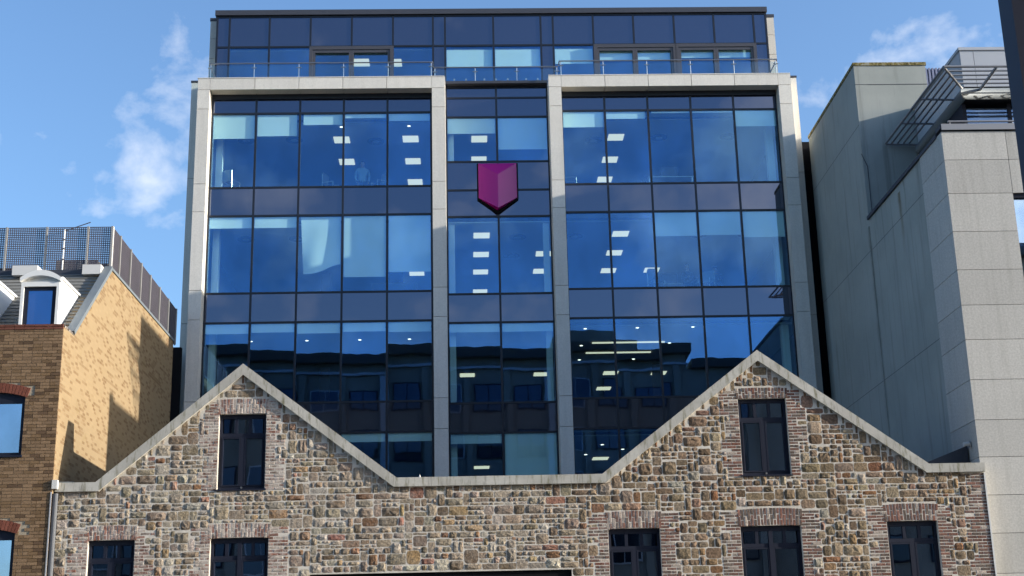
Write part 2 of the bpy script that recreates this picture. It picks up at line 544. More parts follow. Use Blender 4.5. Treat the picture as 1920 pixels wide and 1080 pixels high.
# ------------------------------------------------------------------ the setting
def struct(name, *a):
    o = box(name, *a)
    o['kind'] = 'structure'
    return o
struct('ground', -400, 400, -400, 400, -0.6, -0.15, 'asphalt')
struct('road', -200, 200, 6, 25, -0.149, -0.125, 'asphalt')
struct('far_pavement', -200, 200, 25.2, 31.6, -0.149, 0.0, 'paving')
struct('near_pavement', -200, 200, -2.0, 5.8, -0.149, 0.0, 'paving')
struct('far_kerb', -200, 200, 25.0, 25.2, -0.149, 0.006, 'kerb')
struct('near_kerb', -200, 200, 5.8, 6.0, -0.149, 0.006, 'kerb')
for k in range(-6, 7):
    o = box('road_marking', k * 6.0, k * 6.0 + 3, 15.4, 15.5, -0.1245, -0.121, 'line_white')
    o['kind'] = 'structure'

# ================================================================== GLASS OFFICE BUILDING
YF, YS, YC, YP = 44.44, 43.94, 44.80, 46.30      # side glazing, stone frame face, centre glazing, top-storey glazing
GB = thing('glass_office_building', (1.2, 44.4, 0), 'tall blue glass office block with pale stone frames behind the stone gables', 'building')
RZ = [21.44, 20.88, 18.174, 17.164, 14.457, 13.447, 10.74, 9.734, 7.02, 6.02, 3.2]
VIS = {1, 3, 5, 7, 9}             # index of the upper edge of each vision row
LX = [-8.565 + 1.5 * i for i in range(6)]
RX = [3.447 + 1.5 * i for i in range(6)]

def pane(x0, x1, y, z0, z1, mat, name, tilt=0.004):
    g = 0.0
    return box(name, x0 + g, x1 - g, y, y + 0.024, z0, z1, mat, GB,
               rot=(RND.uniform(-tilt, tilt), 0, RND.uniform(-tilt, tilt)))

# --- stone frame: blocks with open joints over a dark backing
def blocks_v(x0, x1, y0, y1, zs):
    for a, c in zip(zs, zs[1:]):
        lo, hi = min(a, c), max(a, c)
        box('stone_block', x0, x1, y0, y1, lo + 0.008, hi - 0.008, 'frame_stone', GB)
def blocks_h(xs, y0, y1, z0, z1):
    for a, c in zip(xs, xs[1:]):
        box('stone_block', a + 0.008, c - 0.008, y0, y1, z0, z1, 'frame_stone', GB)
ZT, ZB = 21.985, 21.57
COLZ = [ZB, 20.86, 18.15, 17.16, 14.44, 13.44, 10.73, 9.73, 7.0, 6.0, 3.2, 0.0]
for x0, x1 in ((-9.0, -8.59), (-1.02, -0.57), (3.0, 3.43), (10.965, 11.40)):
    blocks_v(x0, x1, YS, 44.78, COLZ)
    box('stone_block', x0, x1, YS, 44.78, ZB + 0.008, ZT, 'frame_stone', GB)
for xa, xb, xs in ((-8.59, -1.02, LX), (3.43, 10.965, RX)):
    blocks_h([xa] + xs[1:-1] + [xb], YS, 44.36, ZB, ZT)
    box('coping_strip', xa - 0.43, xb + 0.435, YS - 0.012, 44.3, ZT + 0.002, ZT + 0.03, 'frame_stone', GB)
    box('head_frame', xa + 0.002, xb - 0.002, 44.365, 44.60, 21.40, ZT - 0.01, 'mullion_metal', GB)
# flank walls set back beside the frame
for x0, x1 in ((-9.36, -9.004), (11.404, 11.78)):
    blocks_v(x0, x1, 44.62, 56.0, [22.15, 18.6, 13.5, 9.0, 4.5, 0.0])
    box('flank_cap', x0 - 0.02, x1 + 0.02, 44.6, 56.0, 22.154, 22.22, 'fascia_metal', GB)
# --- side bays
for bi, xs in enumerate((LX, RX)):
    for r in range(len(RZ) - 1):
        z1, z0 = RZ[r], RZ[r + 1]
        for i in range(5):
            if r in VIS:
                pane(xs[i], xs[i + 1], YF, z0, z1, 'vision_glass', 'window_pane')
            else:
                pane(xs[i], xs[i + 1], YF, z0, z1, 'spandrel_glass', 'spandrel_panel', 0.0012)
    for i in range(6):
        box('mullion', xs[i] - 0.034, xs[i] + 0.034, YF - 0.030, YF + 0.13, 3.2, 21.40, 'mullion_metal', GB)
    for r in range(1, len(RZ)):
        for i in range(5):
            box('transom', xs[i] + 0.035, xs[i + 1] - 0.035, YF - 0.024, YF + 0.12, RZ[r] - 0.032, RZ[r] + 0.032, 'mullion_metal', GB)
# --- centre bay
CX = [-0.555, 1.20, 2.985]
CZ = [21.97, 21.55, 20.83, 19.17, 18.13, 17.17, 14.43, 13.44, 10.71, 9.72, 7.0, 6.0, 3.2]
CV = {2, 5, 7, 9, 11}
CV = {2, 5, 7, 9}
for r in range(len(CZ) - 1):
    for i in range(2):
        vis = r in (2, 5, 7, 9)
        pane(CX[i], CX[i + 1], YC, CZ[r + 1], CZ[r], 'vision_glass' if vis else 'spandrel_glass', 'window_pane' if vis else 'spandrel_panel', 0.0018)
for i in range(3):
    box('mullion', CX[i] - 0.034, CX[i] + 0.034, YC - 0.030, YC + 0.13, 3.2, 21.97, 'mullion_metal', GB)
for r in range(0, len(CZ)):
    for i in range(2):
        box('transom', CX[i] + 0.035, CX[i + 1] - 0.035, YC - 0.024, YC + 0.12, CZ[r] - 0.032, CZ[r] + 0.032, 'mullion_metal', GB)
box('centre_coping', -0.565, 2.995, 44.56, 45.1, 22.005, 22.10, 'fascia_metal', GB)
for x0, x1 in ((-0.566, -0.592 + 0.0), (2.996, 2.999)):
    pass
# --- storeys inside: slab, ceiling, carpet, back wall, partitions
for zc, zf in ((20.72, 21.35), (17.0, 18.10), (13.29, 14.39), (9.58, 10.68), (5.8, 6.9)):
    box('ceiling', -8.95, 11.35, 44.96, 57, zc, zc + 0.04, 'ceiling', GB)
    box('floor_slab', -8.95, 11.35, 44.97, 57, zc + 0.042, zf, 'carpet', GB)
    for xs in (LX, RX):
        box('ceiling_edge', xs[0] + 0.05, xs[5] - 0.05, 44.60, 44.955, zc + 0.13, zf, 'ceiling', GB)
box('back_wall', -8.95, 11.35, 57.01, 57.2, 0, 21.4, 'inner_wall', GB)
for x0 in (-8.99, 11.36):
    box('side_wall', x0, x0 + 0.03, 44.8, 57, 0, 21.4, 'inner_wall', GB)
box('roof_slab', -8.95, 11.35, 45.13, 57, 21.40, 21.62, 'felt_roof', GB)
FLOORS = {5: (18.174, 20.88, 20.72), 4: (14.457, 17.164, 17.0), 3: (10.74, 13.447, 13.29), 2: (7.02, 9.734, 9.58)}
for fl, (z0, z1, zc) in FLOORS.items():
    fz = z0 - 0.07
    for x0, x1 in ((-8.50, -8.28), (-0.50, -0.30), (2.72, 2.92), (10.66, 10.90)):
        if fl == 5 and x0 in (2.72,):
            continue
        box('interior_column', x0, x1, 45.05, 45.35, fz, zc - 0.003, 'inner_column', GB)
    for x0 in (-5.4, 7.0):
        box('interior_column', x0, x0 + 0.35, 50.5, 50.85, fz, zc - 0.003, 'inner_wall', GB)
# --- ceiling light panels on the 600 mm grid
def led(x, y, zc, w=0.56, d=0.58):
    box('light_panel', x - w / 2, x + w / 2, y - d / 2, y + d / 2, zc - 0.018, zc - 0.002, 'led_panel', GB)
for x, ys in ((-4.31, (46.45, 48.6)), (-1.85, (46.43, 48.6, 50.8)), (0.61, (46.5, 48.5)), (5.53, (46.46, 48.65, 50.75)), (2.9, (50.7,))):
    for y in ys:
        led(x, y, 20.72)
for x, ys in ((0.63, (46.3, 48.5, 50.7, 53.4)), (2.92, (48.5, 50.7)), (5.52, (46.3, 48.5, 50.74)), (7.18, (50.74,)), (-1.8, (50.76,))):
    for y in ys:
        led(x, y, 17.0)
for x, y in ((0.07, 52.05), (5.58, 52.07), (7.45, 52.2), (5.57, 54.9), (2.9, 52.1)):
    led(x, y, 13.29)
box('light_strip', 4.45, 7.0, 47.13, 47.21, 13.25, 13.288, 'led_panel', GB)
box('light_strip', 4.35, 6.7, 48.63, 48.71, 13.25, 13.288, 'led_panel', GB)
led(0.55, 51.06, 9.58)
led(4.8, 49.5, 9.58)
def downlight(x, y, zc):
    m = MB(); m.beam((x, y, zc - 0.012), (x, y, zc - 0.002), 0.055, 10)
    m.obj('downlight', 'downlight', GB)
for x, y, z in ((-4.22, 45.28, 20.72), (-1.86, 45.25, 20.72), (4.85, 45.27, 20.72), (4.05, 45.22, 13.29), (5.81, 45.2, 13.29), (7.69, 45.2, 13.29),
                (-7.3, 46.3, 13.29), (-5.4, 46.3, 13.29), (-3.6, 46.3, 13.29), (-1.9, 46.3, 13.29), (4.1, 47.6, 13.29), (7.2, 47.4, 13.29), (4.2, 49.8, 13.29), (6.2, 49.8, 13.29),
                (4.6, 46.6, 9.58), (5.4, 47.6, 9.58), (4.2, 48.6, 9.58)):
    downlight(x, y, z)
for x, y, zc in ((-7.7, 46.4, 20.72), (-6.0, 46.4, 20.72), (-3.1, 46.6, 20.72), (4.75, 46.7, 20.72), (7.1, 46.5, 20.72), (9.6, 46.5, 20.72),
                 (-7.6, 46.4, 17.0), (-5.8, 46.4, 17.0), (1.9, 46.5, 17.0), (1.75, 48.7, 17.0), (3.9, 46.5, 17.0), (8.3, 46.5, 17.0), (10.0, 46.5, 17.0)):
    m = MB(); m.beam((x, y, zc - 0.03), (x, y, zc - 0.001), 0.30, 18)
    d = m.obj('air_diffuser', 'fascia_metal', GB)
    m = MB(); m.beam((x, y, zc - 0.034), (x, y, zc - 0.031), 0.13, 14)
    m.obj('diffuser_cone', 'ceiling', d)
# --- roller blinds
def blind(x0, x1, y, z1, drop, a=0.05, c=0.05):
    o = box('roller_blind', x0 + a, x1 - c, y, y + 0.012, z1 - drop, z1 - 0.03, 'blind_fabric', GB)
    return o
BY = YF + 0.034
BL = {5: ((0.90, 0.82, 0.42, 0.18, 0.30), (0.60, 0.30, 0.10, 0.10, 0.62)),
      4: ((0.42, 0.42, None, 2.18, 2.02), (0.0, 0.0, 0.88, 0.86, 0.95)),
      3: ((0.36, 0.33, 0.38, 0.34, 0.37), (0.0, 0.0, 0.0, 0.0, 0.0)),
      2: ((0.3, 0.3, 0.3, 0.3, 0.3), (0.0, 0.0, 0.0, 0.0, 0.0))}
for fl, (l, r) in BL.items():
    z1 = FLOORS[fl][1]
    for xs, ds in ((LX, l), (RX, r)):
        for i, d in enumerate(ds):
            if d:
                blind(xs[i], xs[i + 1], BY, z1, d, 0.12 if (fl, i) == (5, 2) else 0.05, 0.10 if (fl, i) == (5, 1) else 0.05)
# the crooked blind: its left edge hangs free and billows
m = MB()
NX, NZ = 10, 12
for j in range(NZ + 1):
    for i in range(NX + 1):
        s, t = i / NX, j / NZ
        x = LX[2] + 0.10 + s * 1.34 + 0.10 * (1 - s) ** 2 * t
        z = 17.12 - t * (1.98 - 0.24 * s + 0.06 * math.sin(s * 5))
        y = BY + 0.02 + 0.10 * t * t * (1 - s) ** 1.5 + 0.02 * math.sin(s * 9 + t * 3) * t
        m.v.append((x, y, z))
for j in range(NZ):
    for i in range(NX):
        k = j * (NX + 1) + i
        m.f.append((k, k + 1, k + NX + 2, k + NX + 1))
m.obj('roller_blind', 'blind_fabric', GB, 'crooked pale roller blind with its loose left edge billowing', True)
CB = YC + 0.034
blind(CX[0], CX[1], CB, 20.83, 0.60)
blind(CX[1], CX[2], CB, 20.83, 1.20)
blind(CX[0], CX[1], CB, 13.44, 0.32)
blind(CX[1], CX[2], CB, 13.44, 0.32)
blind(CX[0], CX[1], CB, 9.72, 0.34)
blind(CX[1], CX[2], CB, 9.72, 2.2)

# --- top storey, set back
PX = [-8.87, -8.42, -6.97, -5.48, -3.98, -2.48, -1.02, -0.58, 1.19, 2.93, 3.38, 4.86, 6.35, 7.85, 9.33, 10.81, 11.27]
PT, PM, PB = 25.52, 24.30, 21.72
SOLID = {0, 6, 9, 15}
DOORS = {3, 4, 12, 13, 14} - {12}
for i in range(16):
    pane(PX[i], PX[i + 1], YP, PM, PT, 'spandrel_glass', 'spandrel_panel', 0.0012)
    if i in SOLID:
        pane(PX[i], PX[i + 1], YP, PB, PM, 'spandrel_glass', 'spandrel_panel', 0.0012)
    else:
        pane(PX[i], PX[i + 1], YP, PB, PM, 'vision_glass', 'window_pane', 0.0018)
for x in PX:
    box('mullion', x - 0.034, x + 0.034, YP - 0.030, YP + 0.12, PB, PT, 'mullion_metal', GB)
for i in range(16):
    for z in (PM, PT - 0.01):
        box('transom', PX[i] + 0.035, PX[i + 1] - 0.035, YP - 0.025, YP + 0.11, z - 0.034, z + 0.034, 'mullion_metal', GB)
box('roof_fascia', -8.95, 11.33, YP - 0.10, YP + 0.5, PT + 0.03, PT + 0.23, 'fascia_metal', GB)
box('roof_slab', -8.90, 11.28, YP + 0.51, 57, PT + 0.03, PT + 0.2, 'felt_roof', GB)
box('ceiling', -8.83, 11.23, YP + 0.16, 57, 24.22, 24.26, 'ceiling', GB)
box('terrace', -8.95, 11.35, 45.12, YP - 0.06, 21.63, 21.70, 'paving', GB)
box('carpet', -8.9, 11.3, YP + 0.13, 57, 21.63, 21.72, 'carpet', GB)
box('back_wall', -8.9, 11.3, 54.0, 54.2, 21.73, 25.5, 'inner_wall', GB)
for x0, x1 in ((-9.22, -8.90), (11.30, 11.70)):
    blocks_v(x0, x1, 46.80, 57, [25.62, 24.9, 24.1, 23.2, 22.24])
    box('flank_cap', x0 - 0.02, x1 + 0.02, 46.78, 57, 25.624, 25.74, 'fascia_metal', GB)
# sliding door frames on the terrace
def doorset(x0, x1, n):
    y0, y1 = YP - 0.13, YP - 0.057
    d = []
    box('door_frame', x0 - 0.02, x0 + 0.10, y0, y1, PB, PM - 0.04, 'door_metal', GB)
    box('door_frame', x1 - 0.10, x1 + 0.02, y0, y1, PB, PM - 0.04, 'door_metal', GB)
    box('door_frame', x0 + 0.101, x1 - 0.101, y0, y1, PM - 0.17, PM - 0.04, 'door_metal', GB)
    w = (x1 - x0 - 0.2) / n
    for k in range(n):
        a = x0 + 0.10 + k * w
        yy = YP - 0.105 + 0.0 * k
        box('door_stile', a + 0.003, a + 0.09, yy, y1 + 0.0, PB, PM - 0.173, 'door_metal', GB)
        box('door_stile', a + w - 0.09, a + w - 0.003, yy, y1, PB, PM - 0.173, 'door_metal', GB)
        box('door_rail', a + 0.092, a + w - 0.092, yy, y1, PM - 0.29, PM - 0.175, 'door_metal', GB)
doorset(PX[3], PX[5], 2)
doorset(PX[12], PX[13], 1) if False else None
doorset(PX[11], PX[13], 2)
doorset(PX[13], PX[15], 2)
for i, d in ((7, 0.72), (8, 0.72), (10, 0.62), (11, 0.50), (12, 0.50), (13, 0.42), (14, 0.42)):
    blind(PX[i], PX[i + 1], YP + 0.034, PM - 0.12, d)
led(-3.72, 47.46, 24.22, 0.6, 0.62)
led(-2.42, 47.5, 24.22, 0.4, 0.62)
# --- terrace balustrade: handrail, glass sheets, posts and clamps
def balustrade(x0, x1, y, z0, zt, step, ends):
    n = max(1, round((x1 - x0) / step))
    w = (x1 - x0) / n
    for k in range(n):
        box('balustrade_glass', x0 + k * w + 0.01, x0 + (k + 1) * w - 0.01, y, y + 0.012, z0 + 0.03, zt - 0.10, 'clear_glass', GB)
        for fx in (0.22, 0.5, 0.78):
            box('glass_clamp', x0 + (k + fx) * w - 0.03, x0 + (k + fx) * w + 0.03, y + 0.014, y + 0.04, z0 + 0.06, z0 + 0.13, 'steel', GB)
    for k in range(n + 1):
        xp = min(max(x0 + k * w, x0 + 0.05), x1 - 0.05)
        if 0 < k < n or True:
            tube('baluster', (xp, y + 0.05, z0 - 0.02), (xp, y + 0.05, zt - 0.02), 0.017, 'steel', GB)
            m = MB()
            m.beam((xp - 0.09, y + 0.025, zt - 0.17), (xp + 0.09, y + 0.025, zt - 0.17), 0.018)
            m.obj('glass_bracket', 'steel', GB)
    tube('handrail', (x0, y + 0.03, zt), (x1, y + 0.03, zt), 0.024, 'steel', GB)
    for x, back in ends:
        tube('handrail', (x, y + 0.03, zt), (x, y + back, zt), 0.022, 'steel', GB)
        box('balustrade_glass', x - 0.006, x + 0.006, y + 0.08, y + back, z0 + 0.03, zt - 0.10, 'clear_glass', GB)
balustrade(-8.72, -1.0, 44.32, 22.0, 22.73, 1.5, ((-8.72, 2.0), (-1.0, 0.3)))
balustrade(3.42, 11.08, 44.32, 22.0, 22.73, 1.5, ((11.08, 2.0), (3.42, 0.3)))
balustrade(-0.98, 3.40, 44.62, 22.09, 22.66, 1.46, ())
# dark cladding in the right slot; the left panel's black stands in for shade
box('dark_slot_fill', 11.785, 13.2, 45.2, 45.4, 0, 19.95, 'black_metal', GB)
box('dark_slot_fill', -11.2, -9.18, 44.0, 44.2, 0, 12.55, 'black_metal', GB)

# --- faceted shield sign
SG = thing('shield_sign', (1.19, 44.6, 17.16), 'magenta faceted shield emblem fixed to the centre of the glass facade', 'sign')
sx0, sx1, sxc = 0.535, 1.845, 1.19
zt_, zs_, zb_ = 19.05, 17.80, 17.30
yb, yr = 44.66, 44.34
def pent(e, dz=0.0):
    return [(sx0 - e, zt_ + e * 0.2), (sx1 + e, zt_ + e * 0.2), (sx1 + e, zs_ - e * 0.5), (sxc, zb_ - e * 1.25), (sx0 - e, zs_ - e * 0.5)]
prism_y('backing_plate', pent(0.05), yb + 0.015, yb + 0.10, 'black_metal', SG)
box('bracket', 0.8, 1.58, yb + 0.101, 44.799, 18.0, 18.8, 'black_metal', SG)
v = [(sx0, yb, zt_), (sx1, yb, zt_), (sx1, yb, zs_), (sxc, yb, zb_), (sx0, yb, zs_), (sxc, yr, 18.53),
     (sx0, yb + 0.012, zt_), (sx1, yb + 0.012, zt_), (sx1, yb + 0.012, zs_), (sxc, yb + 0.012, zb_), (sx0, yb + 0.012, zs_)]
v[3] = (sxc, yr, zb_ + 0.03)
for nm, idx in (('top_facet', (0, 1, 5)), ('right_facet', (1, 2, 3, 5)), ('left_facet', (0, 5, 3, 4))):
    pts = [v[i] for i in idx]
    back = [(x, yb + 0.012, z) for x, y, z in pts]
    n = len(pts)
    m = MB()
    m.add(pts + back, [tuple(range(n))[::-1], tuple(range(n, 2 * n))] + [(i, (i + 1) % n, (i + 1) % n + n, i + n) for i in range(n)])
    m.obj(nm, 'magenta_paint', SG)

# --- chairs and desks just inside the glass
def chair(x, y, z, rot, label):
    t = thing('office_chair', (x, y, z), label, 'chair', 'office chairs behind the glass')
    R = Matrix.Rotation(rot, 3, 'Z')
    def P(a):
        return tuple(R @ Vector(a) + Vector((x, y, z)))
    for nm, d in (('seat', (-0.22, 0.22, -0.22, 0.22, 0.43, 0.48)), ('backrest', (-0.21, 0.21, 0.19, 0.23, 0.58, 1.0))):
        m = MB(); m.add([P(q) for q in boxv(*d)], BOXF); m.obj(nm, 'plastic_dark' if nm == 'seat' else 'zinc', t)
    for sx_ in (-0.21, 0.21):
        for a, c in (((sx_, -0.2, 0), (sx_, -0.2, 0.62)), ((sx_, 0.22, 0), (sx_, 0.22, 0.95)), ):
            m = MB(); m.beam(P(a), P(c), 0.014); m.obj('leg', 'steel', t)
        m = MB(); m.beam(P((sx_, -0.2, 0.62)), P((sx_, 0.22, 0.62)), 0.014); m.obj('armrest', 'steel', t)
    return t
chair(-8.0, 45.35, 18.10, 2.6, 'steel framed chair behind the top left window beside the stone frame')
chair(-4.6, 45.6, 18.10, 1.2, 'steel framed chair behind the third window of the upper left bay')
chair(-2.9, 45.5, 18.10, -1.0, 'steel framed chair behind the fourth window of the upper left bay')
chair(3.75, 45.4, 18.10, 1.5, 'steel framed chair in the upper right bay beside the middle pillar')
chair(6.6, 45.6, 14.39, 0.4, 'steel framed chair in the right bay one floor below the top windows')
chair(8.3, 45.5, 14.39, -0.6, 'steel framed chair by the fourth window of the lower right bay')
def desk(x, y, z, label):
    t = thing('office_desk', (x, y, z), label, 'desk', 'office desks behind the glass')
    box('desk_top', x - 0.8, x + 0.8, y - 0.35, y + 0.35, z + 0.72, z + 0.75, 'off_white', t)
    for sx_ in (-0.75, 0.75):
        box('leg', x + sx_ - 0.02, x + sx_ + 0.02, y - 0.32, y - 0.28, z, z + 0.719, 'steel', t)
        box('leg', x + sx_ - 0.02, x + sx_ + 0.02, y + 0.28, y + 0.32, z, z + 0.719, 'steel', t)
    s = box('screen', x - 0.3, x + 0.3, y - 0.02, y + 0.02, z + 0.86, z + 1.22, 'plastic_dark', t)
    box('stand', x - 0.03, x + 0.03, y + 0.021, y + 0.05, z + 0.752, z + 1.0, 'plastic_dark', t)
desk(7.3, 45.9, 18.10, 'white desk with dark screen behind the top right bay glazing')
desk(-2.4, 46.1, 14.39, 'white desk with dark screen under the long lowered blinds')
desk(7.2, 46.6, 14.39, 'white desk with dark screen in the right bay beside a chair')

# --- people at the windows
b = NB('person_skin_and_clothes')
at = b.n('ShaderNodeTexCoord')
sx = b.n('ShaderNodeSeparateXYZ'); b.l(at.outputs['Generated'], sx.inputs[0])
vc = b.n('ShaderNodeAttribute', attribute_name='Col')
b.pbr(vc.outputs['Color'], 0.8)
mat_plain('hair', (0.02, 0.014, 0.01), 0.7)
def person(x, y, z, rot, seated, cloth, trousers, label):
    t = thing('person', (x, y, z), label, 'person')
    hip = 0.48 if seated else 0.92
    J = {'pelvis': (0, 0, hip), 'belly': (0, 0.01, hip + 0.18), 'chest': (0, 0, hip + 0.40), 'neck': (0, 0, hip + 0.55), 'chin': (0, -0.02, hip + 0.63), 'head': (0, -0.02, hip + 0.72), 'crown': (0, -0.01, hip + 0.80)}
    E_ = [('pelvis', 'belly'), ('belly', 'chest'), ('chest', 'neck'), ('neck', 'chin'), ('chin', 'head'), ('head', 'crown')]
    rad = {'pelvis': 0.15, 'belly': 0.135, 'chest': 0.15, 'neck': 0.055, 'chin': 0.07, 'head': 0.088, 'crown': 0.06}
    for s_, n_ in ((-1, 'l'), (1, 'r')):
        J['sh' + n_] = (s_ * 0.19, 0, hip + 0.46); rad['sh' + n_] = 0.065
        J['el' + n_] = (s_ * 0.25, -0.06 if seated else 0.02, hip + 0.20); rad['el' + n_] = 0.048
        J['wr' + n_] = (s_ * 0.20, -0.27 if seated else -0.08, hip + (0.24 if seated else 0.0)); rad['wr' + n_] = 0.033
        J['hand' + n_] = (s_ * 0.18, -0.36 if seated else -0.10, hip + (0.25 if seated else -0.09)); rad['hand' + n_] = 0.036
        J['hp' + n_] = (s_ * 0.10, 0, hip - 0.04); rad['hp' + n_] = 0.10
        J['kn' + n_] = (s_ * 0.12, -0.44, hip) if seated else (s_ * 0.11, -0.02, 0.50); rad['kn' + n_] = 0.065
        J['an' + n_] = (s_ * 0.12, -0.42, 0.08) if seated else (s_ * 0.11, 0.02, 0.08); rad['an' + n_] = 0.045
        J['toe' + n_] = (s_ * 0.13, -0.60, 0.04) if seated else (s_ * 0.12, -0.17, 0.04); rad['toe' + n_] = 0.04
        E_ += [('chest', 'sh' + n_), ('sh' + n_, 'el' + n_), ('el' + n_, 'wr' + n_), ('wr' + n_, 'hand' + n_), ('pelvis', 'hp' + n_), ('hp' + n_, 'kn' + n_), ('kn' + n_, 'an' + n_), ('an' + n_, 'toe' + n_)]
    keys = list(J)
    Rm = Matrix.Rotation(rot, 3, 'Z')
    me = bpy.data.meshes.new('body')
    me.from_pydata([tuple(Rm @ Vector(J[k])) for k in keys], [(keys.index(a), keys.index(c)) for a, c in E_], [])
    me.materials.append(MATS['person_skin_and_clothes'])
    o = put('body', me, t, (x, y, z))
    md = o.modifiers.new('skin', 'SKIN')
    for k, sv in zip(keys, me.skin_vertices[0].data):
        sv.radius = (rad[k], rad[k])
        sv.use_root = k == 'pelvis'
    o.modifiers.new('smooth', 'SUBSURF').levels = 2
    # bake the grown surface so clothing and skin can be coloured by height
    dg = bpy.context.evaluated_depsgraph_get()
    ev = bpy.data.meshes.new_from_object(o.evaluated_get(dg))
    o.modifiers.clear()
    ca = ev.color_attributes.new('Col', 'FLOAT_COLOR', 'POINT')
    inv = Rm.transposed()
    for i_, v_ in enumerate(ev.vertices):
        p = inv @ v_.co
        skin = p.z > hip + 0.53 or (abs(p.x) > 0.12 and ((seated and p.y < -0.29 and p.z > hip + 0.15) or (not seated and p.z < hip - 0.03 and p.z > hip - 0.16 and abs(p.x) > 0.15)))
        c_ = (0.42, 0.27, 0.20) if skin else (cloth if p.z > hip + 0.02 else trousers)
        ca.data[i_].color = (*c_, 1)
    for p in ev.polygons:
        p.use_smooth = True
    o.data = ev
    m = MB()
    for j in range(5):
        for i_ in range(12):
            a, e = 2 * math.pi * i_ / 12, math.pi / 2 * j / 4
            m.v.append(tuple(Rm @ Vector((0.10 * math.cos(a) * math.cos(e), 0.012 + 0.11 * math.sin(a) * math.cos(e), hip + 0.735 + 0.105 * math.sin(e))) + Vector((x, y, z))))
    for j in range(4):
        for i_ in range(12):
            m.f.append((j * 12 + i_, j * 12 + (i_ + 1) % 12, j * 12 + 12 + (i_ + 1) % 12, j * 12 + 12 + i_))
    m.obj('hair', 'hair', t, None, True)
    return t
person(7.7, 45.75, 14.39, 0.5, True, (0.03, 0.035, 0.05), (0.02, 0.02, 0.025), 'person in dark clothes seated at the third window of the right bay below a blind')
person(8.75, 46.15, 14.39, -0.4, True, (0.05, 0.05, 0.06), (0.02, 0.02, 0.025), 'person in grey seated at the fourth window of the right bay')
person(-3.55, 46.3, 18.10, 0.2, False, (0.30, 0.40, 0.45), (0.03, 0.03, 0.04), 'person in a pale shirt standing in the upper left bay beside two light panels')

# ================================================================== STONE GABLE BUILDING
YW = 31.75
SB = thing('stone_gable_building', (1.3, 31.9, 0), 'rubble stone wall with twin gables, concrete coping and brick window surrounds', 'building')
TOP = [(-9.30, 6.37), (-8.40, 6.37), (-5.16, 9.07), (-1.60, 6.35), (3.10, 6.35), (6.87, 9.21), (10.68, 6.45), (11.975, 6.45)]
CT = 0.205
def offset_path(P, d):
    out = []
    for i, p in enumerate(P):
        p = Vector(p)
        ns = []
        if i > 0:
            t = (p - Vector(P[i - 1])).normalized(); ns.append(Vector((t.y, -t.x)))
        if i < len(P) - 1:
            t = (Vector(P[i + 1]) - p).normalized(); ns.append(Vector((t.y, -t.x)))
        n = sum(ns, Vector((0, 0))) / len(ns)
        n = n / max(1e-6, n.length_squared)
        out.append(tuple(p + n * d))
    return out
BOT = offset_path(TOP, CT)
for i in range(len(TOP) - 1):
    pts = [TOP[i], TOP[i + 1], BOT[i + 1], BOT[i]]
    prism_y('coping_stone', pts, YW - 0.075, YW + 0.42, 'concrete_coping', SB)
def wtop(x):
    for (xa, za), (xb, zb) in zip(BOT, BOT[1:]):
        if xa <= x <= xb:
            return za + (zb - za) * (x - xa) / (xb - xa)
    return 6.15
# openings: x0, x1, sill, head, camber, kind
WIN = [(-5.68, -4.60, 6.16, 7.885, 0.015, 'A'), (6.35, 7.48, 6.27, 8.05, 0.015, 'A'),
       (-8.50, -7.46, 3.05, 5.045, 0.03, 'A'), (-5.78, -4.48, 3.05, 5.04, 0.035, 'B'), (3.19, 4.37, 3.05, 5.08, 0.03, 'A'),
       (6.21, 7.60, 3.05, 5.08, 0.035, 'B'), (9.58, 10.75, 3.05, 5.13, 0.03, 'A')]
DOORWAY = (-3.55, 2.33, 0.0, 4.22)
XA, XB = -9.27, 11.945
# wall core (the mortar face) with openings
def core():
    m = MB()
    ops = [(w[0], w[1], w[2], w[3] + w[4]) for w in WIN] + [DOORWAY]
    xs = sorted(set([XA, XB] + [p[0] for p in BOT if XA < p[0] < XB] + [o[0] for o in ops] + [o[1] for o in ops]))
    y0, y1 = YW, YW + 0.40
    for a, c in zip(xs, xs[1:]):
        mid = (a + c) / 2
        zs = sorted([(o[2], o[3]) for o in ops if o[0] <= mid <= o[1]])
        z = 0.0
        segs = []
        for lo, hi in zs:
            if lo > z:
                segs.append((z, z, lo, lo))
            z = hi
        segs.append((z, z, wtop(a + 1e-5) + 0.03, wtop(c - 1e-5) + 0.03))
        for za0, zc0, za1, zc1 in segs:
            m.add([(a, y0, za0), (c, y0, zc0), (c, y0, zc1), (a, y0, za1)], [(0, 1, 2, 3)])
            m.add([(a, y1, za0), (c, y1, zc0), (c, y1, zc1), (a, y1, za1)], [(3, 2, 1, 0)])
    for x0, x1, z0, z1 in ops:
        m.add([(x0, y0, z0), (x1, y0, z0), (x1, y0, z1), (x0, y0, z1), (x0, y1, z0), (x1, y1, z0), (x1, y1, z1), (x0, y1, z1)],
              [(0, 4, 5, 1), (1, 5, 6, 2), (2, 6, 7, 3), (3, 7, 4, 0)])
    for x in (XA, XB):
        z = wtop(x)
        m.add([(x, y0, 0), (x, y1, 0), (x, y1, z), (x, y0, z)], [(0, 1, 2, 3)])
    m.obj('wall_core', 'mortar', SB)
core()

